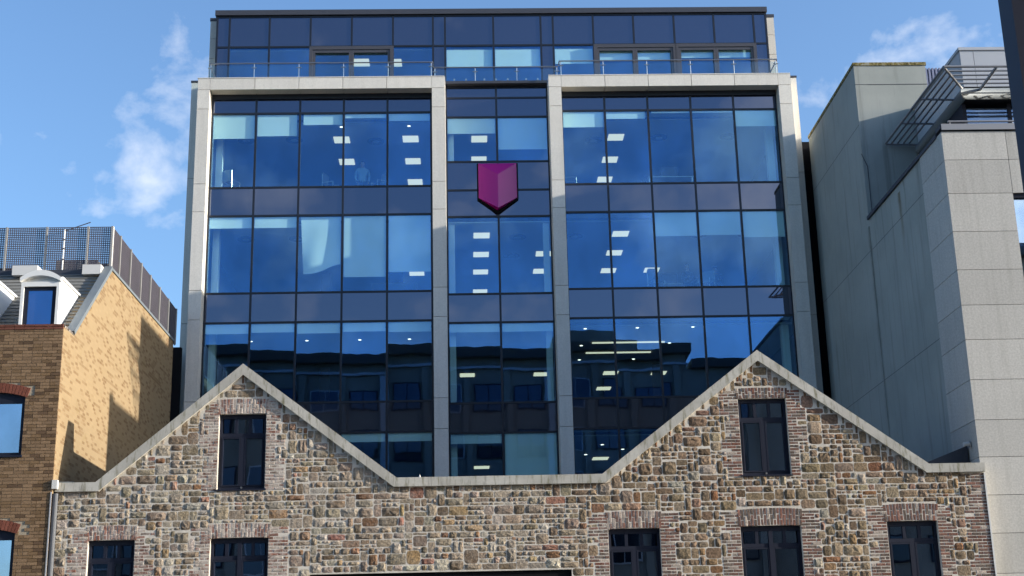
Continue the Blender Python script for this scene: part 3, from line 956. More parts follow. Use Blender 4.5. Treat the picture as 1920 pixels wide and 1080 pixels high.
# --- bricks and stones laid on a fine grid
GX, GZ = 0.037, 0.036
Z0W = 3.49
nx, nz = int((XB - XA) / GX), int((9.0 - Z0W) / GZ)
occ = [[False] * nx for _ in range(nz)]
def mark(x0, x1, z0, z1):
    for j in range(max(0, int((z0 - Z0W) / GZ - 0.5)), min(nz, int((z1 - Z0W) / GZ + 1.5))):
        zc = Z0W + (j + 0.5) * GZ
        if not z0 <= zc <= z1:
            continue
        for i in range(max(0, int((x0 - XA) / GX - 0.5)), min(nx, int((x1 - XA) / GX + 1.5))):
            if x0 <= XA + (i + 0.5) * GX <= x1:
                occ[j][i] = True
for j in range(nz):
    for i in range(nx):
        if Z0W + (j + 0.9) * GZ > wtop(XA + (i + 0.5) * GX) - 0.0:
            occ[j][i] = True
bricks = []          # (area, verts, faces, colour)
rb = random.Random(11)
def lerp(a, b, t):
    return a + (b - a) * t
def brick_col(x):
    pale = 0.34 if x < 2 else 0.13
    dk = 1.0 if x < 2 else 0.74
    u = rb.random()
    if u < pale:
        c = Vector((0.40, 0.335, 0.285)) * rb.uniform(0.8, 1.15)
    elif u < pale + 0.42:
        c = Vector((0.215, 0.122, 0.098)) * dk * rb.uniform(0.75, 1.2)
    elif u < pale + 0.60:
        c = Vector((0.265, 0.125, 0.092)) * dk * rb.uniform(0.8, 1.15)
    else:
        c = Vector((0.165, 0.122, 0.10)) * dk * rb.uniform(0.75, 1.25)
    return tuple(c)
def add_brick(x0, x1, z0, z1, shear=0.0, zlim=True):
    g = 0.0068
    x0, x1, z0, z1 = x0 + g, x1 - g, z0 + g, z1 - g
    if x1 - x0 < 0.02 or z1 - z0 < 0.02:
        return
    y = YW - rb.uniform(0.002, 0.009)
    j = lambda: rb.uniform(-0.003, 0.003)
    e = 0.006
    P = [(x0 + j(), z0 + j()), (x1 + j(), z0 + j()), (x1 + j() + shear, z1 + j()), (x0 + j() + shear, z1 + j())]
    P = [(x, min(z, wtop(max(XA, min(XB, x))) - 0.004)) for x, z in P]
    if P[2][1] - P[1][1] < 0.015 and P[3][1] - P[0][1] < 0.015:
        return
    cx_, cz_ = sum(p[0] for p in P) / 4, sum(p[1] for p in P) / 4
    v = []
    for x, z in P:
        v.append((x + (e if x < cx_ else -e), y + j() * 0.6, z + (e if z < cz_ else -e)))
    for x, z in P:
        v.append((x, y + 0.006, z))
    for x, z in P:
        v.append((x, YW + 0.02, z))
    f = [(0, 1, 2, 3)]
    for k in range(4):
        n = (k + 1) % 4
        f += [(k, k + 4, n + 4, n), (k + 4, k + 8, n + 8, n + 4)]
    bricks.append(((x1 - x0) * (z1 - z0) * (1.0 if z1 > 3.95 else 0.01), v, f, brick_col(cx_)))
BW, BH = 0.222, 0.072
def jamb(xe, z0, z1, sgn, choices=(0.222, 0.333, 0.444), xlim=None):
    """courses of brick growing from edge xe in direction sgn"""
    z = z0
    k = 0
    L = rb.choice(choices)
    while z < z1 - 0.03:
        if k % rb.choice((1, 2, 2, 3)) == 0:
            L = rb.choice(choices)
        x = 0.0
        first = True
        while x < L - 0.02:
            w = (BW if k % 2 == 0 else BW / 2) if first else BW
            first = False
            w = min(w, L - x)
            a, c = xe + sgn * x, xe + sgn * (x + w)
            add_brick(min(a, c), max(a, c), z, min(z + BH, z1))
            x += w
        a, c = xe, xe + sgn * L
        mark(min(a, c) - 0.012, max(a, c) + 0.012, z - 0.003, z + BH + 0.003)
        z += BH
        k += 1
for x0, x1, z0, z1, cam_, kind in WIN:
    upper = z0 > 6
    mark(x0, x1, z0 - 0.02, z1 + cam_)
    hl = 0.26 if (upper and x0 > 0) else 0.36 if upper else 0.40 if x0 > 0 else 0.33
    jamb(x0, max(z0 - 0.03, 3.5), z1 + (hl - 0.04), -1)
    jamb(x1, max(z0 - 0.03, 3.5), z1 + (hl - 0.04), 1)
    # flat arch of upright bricks
    n = round((x1 - x0 + 0.08) / 0.0745)
    w = (x1 - x0 + 0.08) / n
    for k in range(n):
        a = x0 - 0.04 + k * w
        t = (k + 0.5) / n * 2 - 1
        zb = z1 + cam_ * (1 - t * t)
        zt = zb + hl
        cut = zb + (hl * 0.62 if k % 2 == 0 else hl * 0.36) + rb.uniform(-0.01, 0.01)
        sh = t * 0.02
        add_brick(a, a + w, zb, cut, sh * 0.5)
        add_brick(a + sh * 0.5, a + w + sh * 0.5, cut, zt, sh * 0.5)
    mark(x0 - 0.05, x1 + 0.05, z1, z1 + hl + cam_ + 0.01)
jamb(XB + 0.02, 3.5, 6.22, -1, (0.333, 0.444, 0.555))
mark(DOORWAY[0], DOORWAY[1], 0, DOORWAY[3])

stones = []
rs = random.Random(5)
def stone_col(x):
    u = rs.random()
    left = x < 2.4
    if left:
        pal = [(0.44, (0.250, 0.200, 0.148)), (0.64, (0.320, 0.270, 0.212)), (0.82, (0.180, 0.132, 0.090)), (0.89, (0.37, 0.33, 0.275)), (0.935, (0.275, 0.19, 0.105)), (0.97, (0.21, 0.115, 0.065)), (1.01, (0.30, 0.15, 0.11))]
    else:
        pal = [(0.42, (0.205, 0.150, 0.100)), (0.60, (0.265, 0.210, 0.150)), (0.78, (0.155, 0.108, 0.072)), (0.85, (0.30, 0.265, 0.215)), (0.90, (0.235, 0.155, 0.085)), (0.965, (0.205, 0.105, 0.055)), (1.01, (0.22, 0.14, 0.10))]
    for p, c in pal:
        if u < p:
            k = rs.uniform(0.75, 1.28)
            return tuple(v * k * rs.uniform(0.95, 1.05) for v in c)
def add_stone(x0, x1, z0, z1):
    g = rs.uniform(0.006, 0.012)
    x0, x1, z0, z1 = x0 + g, x1 - g, z0 + g, z1 - g
    w, h = x1 - x0, z1 - z0
    if w < 0.03 or h < 0.025:
        return
    m, n = (6 if w > 0.26 else 5 if w > 0.15 else 4), (5 if h > 0.12 else 4)
    smooth_face = rs.random() < 0.25
    amp = (0.002 if smooth_face else rs.uniform(0.008, 0.023)) * min(1.0, (min(w, h) / 0.13) ** 0.7)
    cr = min(w, h) * rs.uniform(0.03, 0.16)
    v, grid = [], {}
    tx, tz = rs.uniform(-0.5, 0.5), rs.uniform(-0.5, 0.5)
    for j in range(n):
        for i in range(m):
            s, t = i / (m - 1), j / (n - 1)
            x, z = lerp(x0, x1, s), lerp(z0, z1, t)
            edge = i in (0, m - 1) or j in (0, n - 1)
            corner = i in (0, m - 1) and j in (0, n - 1)
            if corner:
                x += cr * 0.5 * (1 if i == 0 else -1)
                z += cr * 0.5 * (1 if j == 0 else -1)
            x += rs.uniform(-1, 1) * (0.006 if edge else w / m * 0.28)
            z += rs.uniform(-1, 1) * (0.006 if edge else h / n * 0.28)
            d = rs.uniform(0.0, 0.0025) if edge else 0.003 + amp * (0.55 + 0.9 * rs.random() + tx * (s - .5) + tz * (t - .5))
            if corner:
                d = 0.0005
            z = min(z, wtop(max(XA, min(XB, x))) - 0.004)
            grid[i, j] = len(v)
            v.append((x, YW - d, z))
    f = []
    for j in range(n - 1):
        for i in range(m - 1):
            a, b_, c, d = grid[i, j], grid[i + 1, j], grid[i + 1, j + 1], grid[i, j + 1]
            f += [(a, b_, c), (a, c, d)] if rs.random() < 0.5 else [(a, b_, d), (b_, c, d)]
    ring = [grid[i, 0] for i in range(m)] + [grid[m - 1, j] for j in range(1, n)] + [grid[i, n - 1] for i in range(m - 2, -1, -1)] + [grid[0, j] for j in range(n - 2, 0, -1)]
    base = len(v)
    for k in ring:
        x, y, z = v[k]
        v.append((x, YW + 0.02, z))
    for k in range(len(ring)):
        q = (k + 1) % len(ring)
        f.append((ring[k], base + k, base + q, ring[q]))
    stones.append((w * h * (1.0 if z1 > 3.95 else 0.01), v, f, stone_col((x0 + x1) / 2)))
def occupy(i, j, w, h):
    for a in range(h):
        for q in range(w):
            if 0 <= j + a < nz and 0 <= i + q < nx:
                occ[j + a][i + q] = True
def place(i, j, w, h):
    occupy(i, j, w, h)
    x0, z0 = XA + i * GX, Z0W + j * GZ
    top = z0 + h * GZ
    if top > wtop(min(XB, x0 + w * GX / 2)) - 0.10:
        top += 0.06
    add_stone(x0 + rs.uniform(-.004, .004), x0 + w * GX + rs.uniform(-.003, .003), z0 + rs.uniform(-.005, .005), top + rs.uniform(-.005, .004))
def free_block(i, j, w, h):
    return j + h <= nz and all(not occ[j + a][i + q] for a in range(h) for q in range(w))
def fill_row(i, j, L, H, jump):
    x = 0
    while x < L:
        rem = L - x
        if H >= 5 and rem >= 7 and rs.random() < 0.34:
            w2 = min(rem, rs.randint(7, 15))
            if rem - w2 < 3:
                w2 = rem
            h1 = max(2, min(H - 2, round(H * rs.uniform(0.38, 0.62))))
            fill_row(i + x, j, w2, h1, False)
            fill_row(i + x, j + h1, w2, H - h1, False)
            x += w2
            continue
        w = round(max(H, 2.6) * rs.choice((0.9, 1.1, 1.3, 1.5, 1.8, 2.2, 2.7)) + rs.uniform(-0.5, 0.5))
        w = max(3, min(12, w))
        if rem - w < 3:
            w = rem if rem <= 11 else rem // 2
        h = H
        if jump and rs.random() < 0.34 and w <= 9:
            e = rs.choice((2, 2, 3))
            if free_block(i + x, j + H, w, e):
                h = H + e
        place(i + x, j, w, h)
        x += w
jb = 0
while jb < nz:
    band = rs.choice((3, 4, 4, 5, 5, 6, 7))
    jt = min(nz, jb + band)
    for guard in range(8):
        info = []
        for i in range(nx):
            lo = next((j for j in range(jb, jt) if not occ[j][i]), None)
            if lo is None:
                info.append(None)
                continue
            h = 0
            while lo + h < jt and not occ[lo + h][i]:
                h += 1
            info.append((lo, h))
        if not any(info):
            break
        i = 0
        while i < nx:
            if info[i] is None:
                i += 1
                continue
            k = i
            while k < nx and info[k] == info[i]:
                k += 1
            lo, h = info[i]
            if k - i < 2 or h < 2:
                if k - i >= 3 and h == 1 and lo + 1 < nz:
                    pass
                occupy(i, lo, k - i, h)
            else:
                fill_row(i, lo, k - i, h, lo + h == jt)
            i = k
    jb = jt
def lay(pieces, name, rest_name, mat, parent, limit=300):
    pieces.sort(key=lambda p: -p[0])
    for p in pieces[:limit]:
        m = MB()
        m.add(p[1], p[2], p[3])
        v0 = Vector(p[1][0])
        me = mk(name, [(a - v0.x, b_ - v0.y, c - v0.z) for a, b_, c in m.v], m.f, mat, m.c)
        put(name, me, parent, v0)
    m = MB()
    for p in pieces[limit:]:
        m.add(p[1], p[2], p[3])
    if m.v:
        o = m.obj(rest_name, mat, parent)
        o['kind'] = 'stuff'
lay(stones, 'stone', 'small_stones', 'rubble_stone', SB)
lay(bricks, 'brick', 'more_bricks', 'old_brick', SB)

# --- windows in the stone wall
def swindow(x0, x1, z0, z1, cam_, kind):
    fy0, fy1 = YW + 0.10, YW + 0.17
    lab = None
    wf = MB()
    t = 0.065
    zt = z1 + cam_ + 0.02
    ztr = z1 - (0.27 if z0 > 6 else 0.235) * 1.74
    for a in ((x0 - 0.02, x0 + t, z0 - 0.02, zt), (x1 - t, x1 + 0.02, z0 - 0.02, zt)):
        wf.box(a[0], a[1], fy0, fy1, a[2], a[3])
    wf.box(x0 + t + .001, x1 - t - .001, fy0 + .002, fy1, z1 - 0.085, zt)
    wf.box(x0 + t + .001, x1 - t - .001, fy0 + .002, fy1, z0 - 0.02, z0 + 0.075)
    wf.box(x0 + t + .001, x1 - t - .001, fy0 + .002, fy1, ztr - 0.045, ztr + 0.045)
    W_ = wf.obj('window', 'window_metal', SB)
    xm = (x0 + x1) / 2
    if kind == 'A':
        ups = [lerp(x0 + t, x1 - t, k / 3) for k in (1, 2)]
        box('centre_stile', xm - 0.05, xm + 0.05, fy0 - 0.008, fy1 - 0.004, z0 + 0.076, ztr - 0.046, 'window_metal', W_)
    else:
        ups = [lerp(x0 + t, x1 - t, k / 4) for k in (1, 3)]
        box('centre_stile', xm - 0.045, xm + 0.045, fy0 - 0.02, fy1 - 0.004, z0 + 0.076, z1 - 0.086, 'window_metal', W_)
    for x in ups:
        box('glazing_bar', x - 0.035, x + 0.035, fy0 - 0.004, fy1 - 0.006, ztr + 0.046, z1 - 0.086, 'window_metal', W_)
    edges = [x0 + t] + ([*ups] if kind == 'A' else [ups[0], xm, ups[1]]) + [x1 - t]
    for a, c in zip(edges, edges[1:]):
        box('pane', a + 0.03, c - 0.03, fy0 + 0.03, fy0 + 0.05, ztr + 0.05, z1 - 0.09, 'window_glass', W_, rot=(RND.uniform(-.004, .004), 0, RND.uniform(-.004, .004)))
    for a, c in ((x0 + t, xm - 0.045), (xm + 0.045, x1 - t)):
        # casement beading around each lower light
        cs = MB()
        cs.box(a + .002, a + 0.035, fy0 - 0.012, fy1 - 0.01, z0 + 0.078, ztr - 0.05)
        cs.box(c - 0.035, c - .008, fy0 - 0.012, fy1 - 0.01, z0 + 0.078, ztr - 0.05)
        cs.box(a + 0.036, c - 0.036, fy0 - 0.012, fy1 - 0.01, z0 + 0.078, z0 + 0.11)
        cs.box(a + 0.036, c - 0.036, fy0 - 0.012, fy1 - 0.01, ztr - 0.08, ztr - 0.05)
        cs.obj('casement', 'window_metal', W_)
        box('pane', a + 0.03, c - 0.03, fy0 + 0.03, fy0 + 0.05, z0 + 0.09, ztr - 0.06, 'window_glass', W_, rot=(RND.uniform(-.004, .004), 0, RND.uniform(-.004, .004)))
    if kind == 'A':
        m = MB(); m.beam((xm, fy0 - 0.04, z0 + 0.045), (xm, fy0 + 0.0, z0 + 0.045), 0.024, 8)
        m.obj('handle', 'steel', W_)
    # sill
    box('sill', x0 - 0.06, x1 + 0.03, YW - 0.03, fy0 - 0.001, z0 - 0.035, z0 - 0.001, 'window_metal', W_)
    # the room behind
    rm = MB()
    X0, X1, Y0, Y1, Zb, Zt = x0 - 0.6, x1 + 0.6, YW + 0.41, YW + 3.2, max(z0 - 0.5, 5.7 if z0 > 6 else 0), min(z1 + 0.25, 7.6 if z0 > 6 else 5.45)
    rm.add(boxv(X0, X1, Y0, Y1, Zb, Zt), [q for k, q in enumerate(BOXF) if k != 2])
    rm.obj('room', 'dark_room', W_)
for w in WIN:
    swindow(*w)
# wide dark opening at the foot of the wall
box('shutter_box', DOORWAY[0] + 0.01, DOORWAY[1] - 0.01, YW + 0.06, YW + 0.36, 3.4, 4.19, 'black_metal', SB)
box('shutter', DOORWAY[0] + 0.01, DOORWAY[1] - 0.01, YW + 0.2, YW + 0.26, 0, 3.395, 'plastic_dark', SB)
# the low roof that joins the wall to the glass block
box('flat_roof', XA, 11.94, YW + 0.43, 43.6, 5.5, 5.66, 'pale_roof', SB)
for (xa, xc, xb), zr, y1 in (((-8.2, -5.16, -1.8), 8.42, 35.36), ((3.3, 6.87, 10.5), 8.45, 35.36)):
    prism_y('pitched_roof', [(xa, 5.70), (xc, zr), (xb, 5.70)], YW + 0.43, y1, 'felt_roof', SB)
# trims where the wall meets its neighbours
box('edge_trim', 11.947, 11.985, YW - 0.02, YW + 0.1, 0, 6.23, 'off_white', SB)
box('lean_to_roof', 10.9, 11.96, 32.55, 33.3, 6.30, 6.62, 'lead', SB)
prism_y('lean_to_slope', [(10.95, 6.625), (11.95, 6.625), (11.95, 7.0)], 32.6, 33.25, 'lead', SB)
SLT = thing('camera_like_fitting', (11.88, 32.45, 6.98), 'small pale camera-like fitting on the granite corner above the coping', 'fitting')  # pale camera-like blob on the corner, no lamp
m = MB(); m.beam((11.80, 32.42, 7.0), (11.94, 32.42, 7.02), 0.05, 10); m.obj('housing', 'off_white', SLT)
box('bracket', 11.945, 11.975, 32.38, 32.46, 6.94, 7.06, 'steel', SLT)
# a gull-sized finial left on the flat coping
# (tiny pale fixture in the photograph)
FX = thing('coping_fixture', (-1.08, 31.9, 6.352), 'tiny pale cone standing on the flat coping near the valley', 'fixture')
m = MB()
k8 = [(-1.08 + 0.035 * math.cos(a * math.pi / 4), 31.9 + 0.035 * math.sin(a * math.pi / 4), 6.352) for a in range(8)]
m.add(k8 + [(-1.08, 31.9, 6.45)], [(a, (a + 1) % 8, 8) for a in range(8)] + [tuple(range(7, -1, -1))])
m.obj('cone', 'off_white', FX)

# ================================================================== LEFT BRICK BUILDING
XL, YB = -9.33, 31.60
LB = thing('brick_building', (-11.5, 33, 0), 'brown brick building with white dormers and mesh roof screen at the left', 'building')
# flank wall
prism_x('flank_wall', [(YB + 0.02, 0), (YB + 0.02, 10.0), (32.5, 10.0), (35.55, 12.55), (43.5, 12.60), (43.5, 0)], XL - 0.4, XL - 0.001, 'flank_brick', LB)
# front wall core with two arched windows
WC, WH = -10.79, 0.70
FW = [(7.0, 8.345, 0.11), (3.9, 5.245, 0.11)]
m = MB()
xs = [XL - 3.2, WC - WH, WC + WH, XL - 0.402]
for a, c in zip(xs, xs[1:]):
    segs = [(0, 10.0)] if c != WC + WH else [(0, 3.9), (5.36, 7.0), (8.46, 10.0)]
    for z0, z1 in segs:
        m.box(a, c, YB + 0.012, YB + 0.25, z0, z1)
m.obj('front_wall_core', 'brick_mortar', LB)
# individual bricks
fb = []
rf = random.Random(21)
def fcol():
    u = rf.random()
    if u < 0.62:
        c = Vector((0.205, 0.134, 0.080))
    elif u < 0.85:
        c = Vector((0.165, 0.105, 0.058))
    else:
        c = Vector((0.105, 0.066, 0.040))
    return tuple(c * rf.uniform(0.98, 1.32))
def fbrick(x0, x1, z0, z1, col, dy=0.0):
    g = 0.005
    x0, x1, z0, z1 = x0 + g, x1 - g, z0 + g, z1 - g
    if x1 - x0 < 0.02 or z1 - z0 < 0.01:
        return
    y = YB - rf.uniform(0, 0.003) - dy
    fb.append(((x1 - x0) * (z1 - z0) * (1 if z1 > 4.2 and x1 > -10.95 else 0.01), boxv(x0, x1, y, YB + 0.03, z0, z1), BOXF, col))
ch = 0.0755
z = 3.7
k = 0
while z < 9.93:
    x = XL
    first = True
    while x > -11.4:
        w = (0.112 if k % 2 else 0.225) if first else rf.choice((0.225, 0.225, 0.225, 0.112))
        first = False
        a, c = x - w, x
        ok = True
        for z0, z1, rise in FW:
            ring = 0.24
            # inside window or arch ring?
            for xx in (a + 0.02, c - 0.02):
                t = (xx - WC) / WH
                if abs(t) < 1.0 and z + ch > z0 and z < z1:
                    if a < WC + WH < c and xx < WC + WH:
                        pass
                    ok = ok and False
                if abs(xx - WC) < WH + 0.16:
                    zz = z1 + rise * (1 - min(1, abs(t)) ** 2)
                    if z + ch * 0.6 > z1 and z + ch * 0.4 < zz + ring:
                        ok = False
        if ok:
            fbrick(a, c, z, z + ch, fcol())
        elif c > WC + WH + 0.02 and a < WC + WH:
            for z0, z1, rise in FW:
                if z + ch > z0 and z < z1:
                    fbrick(WC + WH, c, z, z + ch, fcol())
        x -= w
    z += ch
    k += 1
# soldier course and red capping
x = XL
while x > -11.4:
    for zz, hh in ((9.94, 0.062), (10.005, 0.062)):
        fbrick(x - 0.225, x, zz, zz + hh, tuple(Vector((0.155, 0.062, 0.045)) * rf.uniform(0.8, 1.15)), 0.012)
    x -= 0.225
lay(fb, 'brick', 'more_bricks', 'front_brick', LB)
box('parapet_core', -11.6, XL - 0.402, YB + 0.031, 32.4, 9.99, 10.055, 'brick_mortar', LB)
box('parapet_cap', XL - 0.30, XL - 0.0012, YB + 0.035, 32.5, 10.002, 10.06, 'old_brick', LB)
# red arches over the windows
def arch(z1, rise):
    R = (WH * WH + rise * rise) / (2 * rise)
    zc = z1 + rise - R
    a0 = math.asin(WH / R)
    n = 20
    for i in range(n):
        t0, t1 = -a0 - 0.02 + (2 * a0 + .04) * (i + 0.07) / n, -a0 - 0.02 + (2 * a0 + .04) * (i + 0.93) / n
        pts = [(WC + r * math.sin(t), zc + r * math.cos(t)) for r, t in ((R + 0.004, t0), (R + 0.004, t1), (R + 0.225, t1), (R + 0.225, t0))]
        m = MB()
        v = [(x, YB - 0.006, z) for x, z in pts] + [(x, YB + 0.03, z) for x, z in pts]
        col = tuple(Vector((0.19, 0.066, 0.045)) * rf.uniform(0.8, 1.2))
        m.add(v, [(3, 2, 1, 0), (0, 1, 5, 4), (1, 2, 6, 5), (2, 3, 7, 6), (3, 0, 4, 7)], col)
        m.obj('arch_brick', 'front_brick', LB)
for z0, z1, rise in FW:
    arch(z1, rise)
    fr = MB()
    fr.box(WC + WH - 0.075, WC + WH + 0.01, YB + 0.05, YB + 0.12, z0, z1 + 0.02)
    fr.box(WC - WH - 0.01, WC - WH + 0.075, YB + 0.05, YB + 0.12, z0, z1 + 0.02)
    fr.box(WC - WH + 0.076, WC + WH - 0.076, YB + 0.052, YB + 0.12, z0, z0 + 0.07)
    fr.box(WC - WH + 0.01, WC + WH - 0.01, YB + 0.054, YB + 0.12, z1 - 0.14, z1 + rise - 0.001)
    w = fr.obj('window', 'window_metal', LB)
    box('pane', WC - WH + 0.076, WC + WH - 0.076, YB + 0.08, YB + 0.10, z0 + 0.071, z1 - 0.141, 'sky_glass', w)
    box('sill', WC - WH - 0.05, WC + WH + 0.03, YB - 0.04, YB + 0.05, z0 - 0.045, z0 - 0.002, 'window_metal', w)
    rm = MB(); rm.add(boxv(WC - WH - 0.3, WC + WH + 0.3, YB + 0.26, YB + 3, z0 - 0.4, z1 + 0.5), [q for k, q in enumerate(BOXF) if k != 2])
    rm.obj('room', 'dark_room', w)
# mansard roof of slate courses
def mz(y):
    return 10.05 + (y - 32.55) * (12.55 - 10.05) / (35.55 - 32.55)
box('roof_base', -13, XL - 0.402, 32.7, 43.5, 9.9, 10.0, 'felt_roof', LB)
n = 19
for i in range(n):
    y0 = 32.5 + (35.5 - 32.5) * i / n
    y1 = 32.5 + (35.5 - 32.5) * (i + 1) / n
    x = XL - 0.19
    k = 0
    off = 0.0 if i % 2 else 0.15
    while x > -12.6:
        w = 0.30 if k else 0.15 + off
        m = MB()
        a, c = x - w + 0.003, x - 0.002
        za, zb = mz(y0), mz(y1)
        m.add([(a, y0 - 0.012, za - 0.004), (c, y0 - 0.012, za - 0.004), (c, y1 + 0.03, zb + 0.0), (a, y1 + 0.03, zb + 0.0),
               (a, y0 - 0.012, za + 0.009), (c, y0 - 0.012, za + 0.009), (c, y1 + 0.03, zb + 0.006), (a, y1 + 0.03, zb + 0.006)],
              [(0, 1, 5, 4), (4, 5, 6, 7), (1, 2, 6, 5), (0, 4, 7, 3), (3, 2, 1, 0)])
        m.obj('slate', 'slate', LB)
        x -= w
        k += 1
# zinc coping up the gable edge and along the flat flank
d = Vector((35.55 - 32.52, 12.6 - 10.05)).normalized(); nrm = Vector((-d.y, d.x))
p0, p1 = Vector((32.47, 10.03)), Vector((35.57, 12.60))
prism_x('zinc_coping', [tuple(p0), tuple(p1), tuple(p1 + nrm * 0.10), tuple(p0 + nrm * 0.10)], XL - 0.18, XL + 0.025, 'zinc', LB)
prism_x('zinc_coping', [(35.575, 12.565), (43.52, 12.605), (43.52, 12.68), (35.575, 12.64)], XL - 0.18, XL + 0.025, 'zinc', LB)
box('flat_roof', -13, XL - 0.41, 35.5, 43.5, 12.35, 12.5, 'felt_roof', LB)
box('roof_upstand', -13, XL - 0.65, 35.40, 35.46, 12.40, 12.56, 'lead', LB)
# dormers
def dormer(xc, half):
    yd = 32.6
    bx = MB()
    # cheeks and curved roof as one shell following the slope
    n = 8
    prof = [(xc - half, 10.02), (xc + half, 10.02)]
    top = []
    for i in range(n + 1):
        t = 1 - 2 * i / n
        top.append((xc + half * t, 11.50 + 0.15 * (1 - t * t)))
    pts = prof + top
    D = prism_y('dormer', pts, yd + 0.10, 34.40, 'white_paint', LB)
    # arched front board with moulding
    o, i_ = [], []
    N = 10
    for k in range(N + 1):
        t = -1 + 2 * k / N
        o.append((xc + (half + 0.03) * t, 11.50 + 0.19 * (1 - t * t)))
        i_.append((xc + (half + 0.03) * t, 11.40 + 0.15 * (1 - t * t)))
    prism_y('arched_head', o + i_[::-1], yd - 0.04, yd + 0.099, 'white_paint', D)
    box('front_board', xc - half, xc + half, yd, yd + 0.099, 11.28, 11.398, 'white_paint', D)
    for s in (-1, 1):
        a, c = xc + s * half, xc + s * (half - 0.07)
        box('front_post', min(a, c), max(a, c), yd, yd + 0.099, 10.02, 11.279, 'white_paint', D)
        box('eaves_trim', min(xc + s * half, xc + s * (half + 0.04)), max(xc + s * half, xc + s * (half + 0.04)) , yd + 0.1, 34.45, 11.50, 11.55, 'white_paint', D)
    f = MB()
    hw = half - 0.072
    f.box(xc - hw, xc - hw + 0.10, yd + 0.045, yd + 0.096, 10.06, 11.278)
    f.box(xc + hw - 0.10, xc + hw, yd + 0.045, yd + 0.096, 10.06, 11.278)
    f.box(xc - hw + 0.101, xc + hw - 0.101, yd + 0.045, yd + 0.096, 11.19, 11.278)
    wd = f.obj('window_frame', 'window_metal', D)
    box('pane', xc - hw + 0.1, xc + hw - 0.1, yd + 0.06, yd + 0.08, 10.06, 11.189, 'dormer_glass', wd)
    return D
dormer(-10.25, 0.46)
dormer(-11.86, 0.46)
box('roof_box', -11.80, -11.15, 35.1, 35.5, 12.34, 12.60, 'off_white', LB)
box('roof_box', -10.0, XL - 0.19, 35.15, 35.45, 12.36, 12.62, 'off_white', LB)
# mesh screen round the flat roof
def screen_part(p, q, z0, z1):
    p, q = Vector(p), Vector(q)
    L = (q - p).length
    d = (q - p) / L
    m = MB()
    nV = int(L / 0.055)
    for i in range(nV + 1):
        c = p + d * (L * i / nV)
        m.box(c.x - 0.009, c.x + 0.009, c.y - 0.009, c.y + 0.009, z0, z1)
    nH = 23
    for j in range(nH + 1):
        z = z0 + (z1 - z0) * j / nH
        m.box(min(p.x, q.x) - 0.008, max(p.x, q.x) + 0.008, min(p.y, q.y) - 0.008, max(p.y, q.y) + 0.008, z - 0.011, z + 0.011)
    o = m.obj('mesh_panel', 'mesh_metal', LB)
    o['kind'] = 'stuff'
    return o
ZS0, ZS1 = 12.62, 13.80
XSC = XL - 0.06
screen_part((-13.2, 35.60), (XSC, 35.60), ZS0, ZS1)
screen_part((XSC, 35.60), (XSC, 44.0), ZS0, ZS1)
for x in (-13.2, -12.18, -11.12, -10.03, XSC):
    box('screen_post', x - 0.025, x + 0.025, 35.545, 35.585, ZS0 - 0.15, ZS1 + 0.012, 'post_metal', LB)
for y in (36.4, 37.6, 38.9, 40.1, 41.4, 42.7, 43.9):
    box('screen_post', XSC + 0.014, XSC + 0.05, y - 0.03, y + 0.03, ZS0, ZS1 + 0.012, 'post_metal', LB)
box('screen_post', XSC - 0.03, XSC + 0.035, 35.58, 35.64, ZS0, ZS1 + 0.014, 'off_white', LB)
# plant and aerial behind the screen
PU = thing('roof_plant_unit', (-10.4, 37.0, 12.5), 'dark rooftop plant unit seen through the mesh screen', 'plant unit')
box('casing', -11.1, -10.0, 36.5, 37.4, 12.5, 13.18, 'panel_grey', PU)
m = MB(); m.beam((-9.85, 36.9, 12.5), (-9.85, 36.9, 13.16), 0.13, 14); m.obj('duct', 'aluminium', PU)
PU2 = thing('roof_vent_box', (-12.1, 37.0, 12.5), 'low dark vent box behind the mesh screen at the picture edge', 'vent')
box('casing', -12.9, -11.6, 36.6, 37.3, 12.5, 12.95, 'panel_grey', PU2)
box('lid', -12.95, -11.55, 36.55, 37.35, 12.951, 12.99, 'lead', PU2)
AE = thing('roof_mast', (-10.62, 35.45, 12.5), 'slender pale mast with a raking stay in front of the mesh screen', 'mast')
tube('pole', (-10.62, 35.47, 12.4), (-10.62, 35.47, 13.70), 0.022, 'off_white', AE)
tube('stay', (-10.62, 35.47, 13.66), (-9.95, 35.47, 13.90), 0.014, 'mesh_metal', AE)
for z in (12.85, 13.15, 13.4):
    box('clip', -10.65, -10.59, 35.44, 35.50, z, z + 0.03, 'mesh_metal', AE)
# rainwater pipe in the joint with the stone wall
tube('downpipe', (-9.27, 31.66, 0), (-9.27, 31.66, 6.12), 0.062, 'pipe_grey', LB, 12)
box('hopper', -9.34, -9.22, 31.56, 31.67, 6.22, 6.42, 'off_white', LB)
box('flashing', -9.32, -8.95, 31.86, 32.3, 6.374, 6.42, 'zinc', LB)
box('pipe_edge', -9.362, -9.335, 31.582, 31.597, 0, 6.15, 'panel_grey', LB)

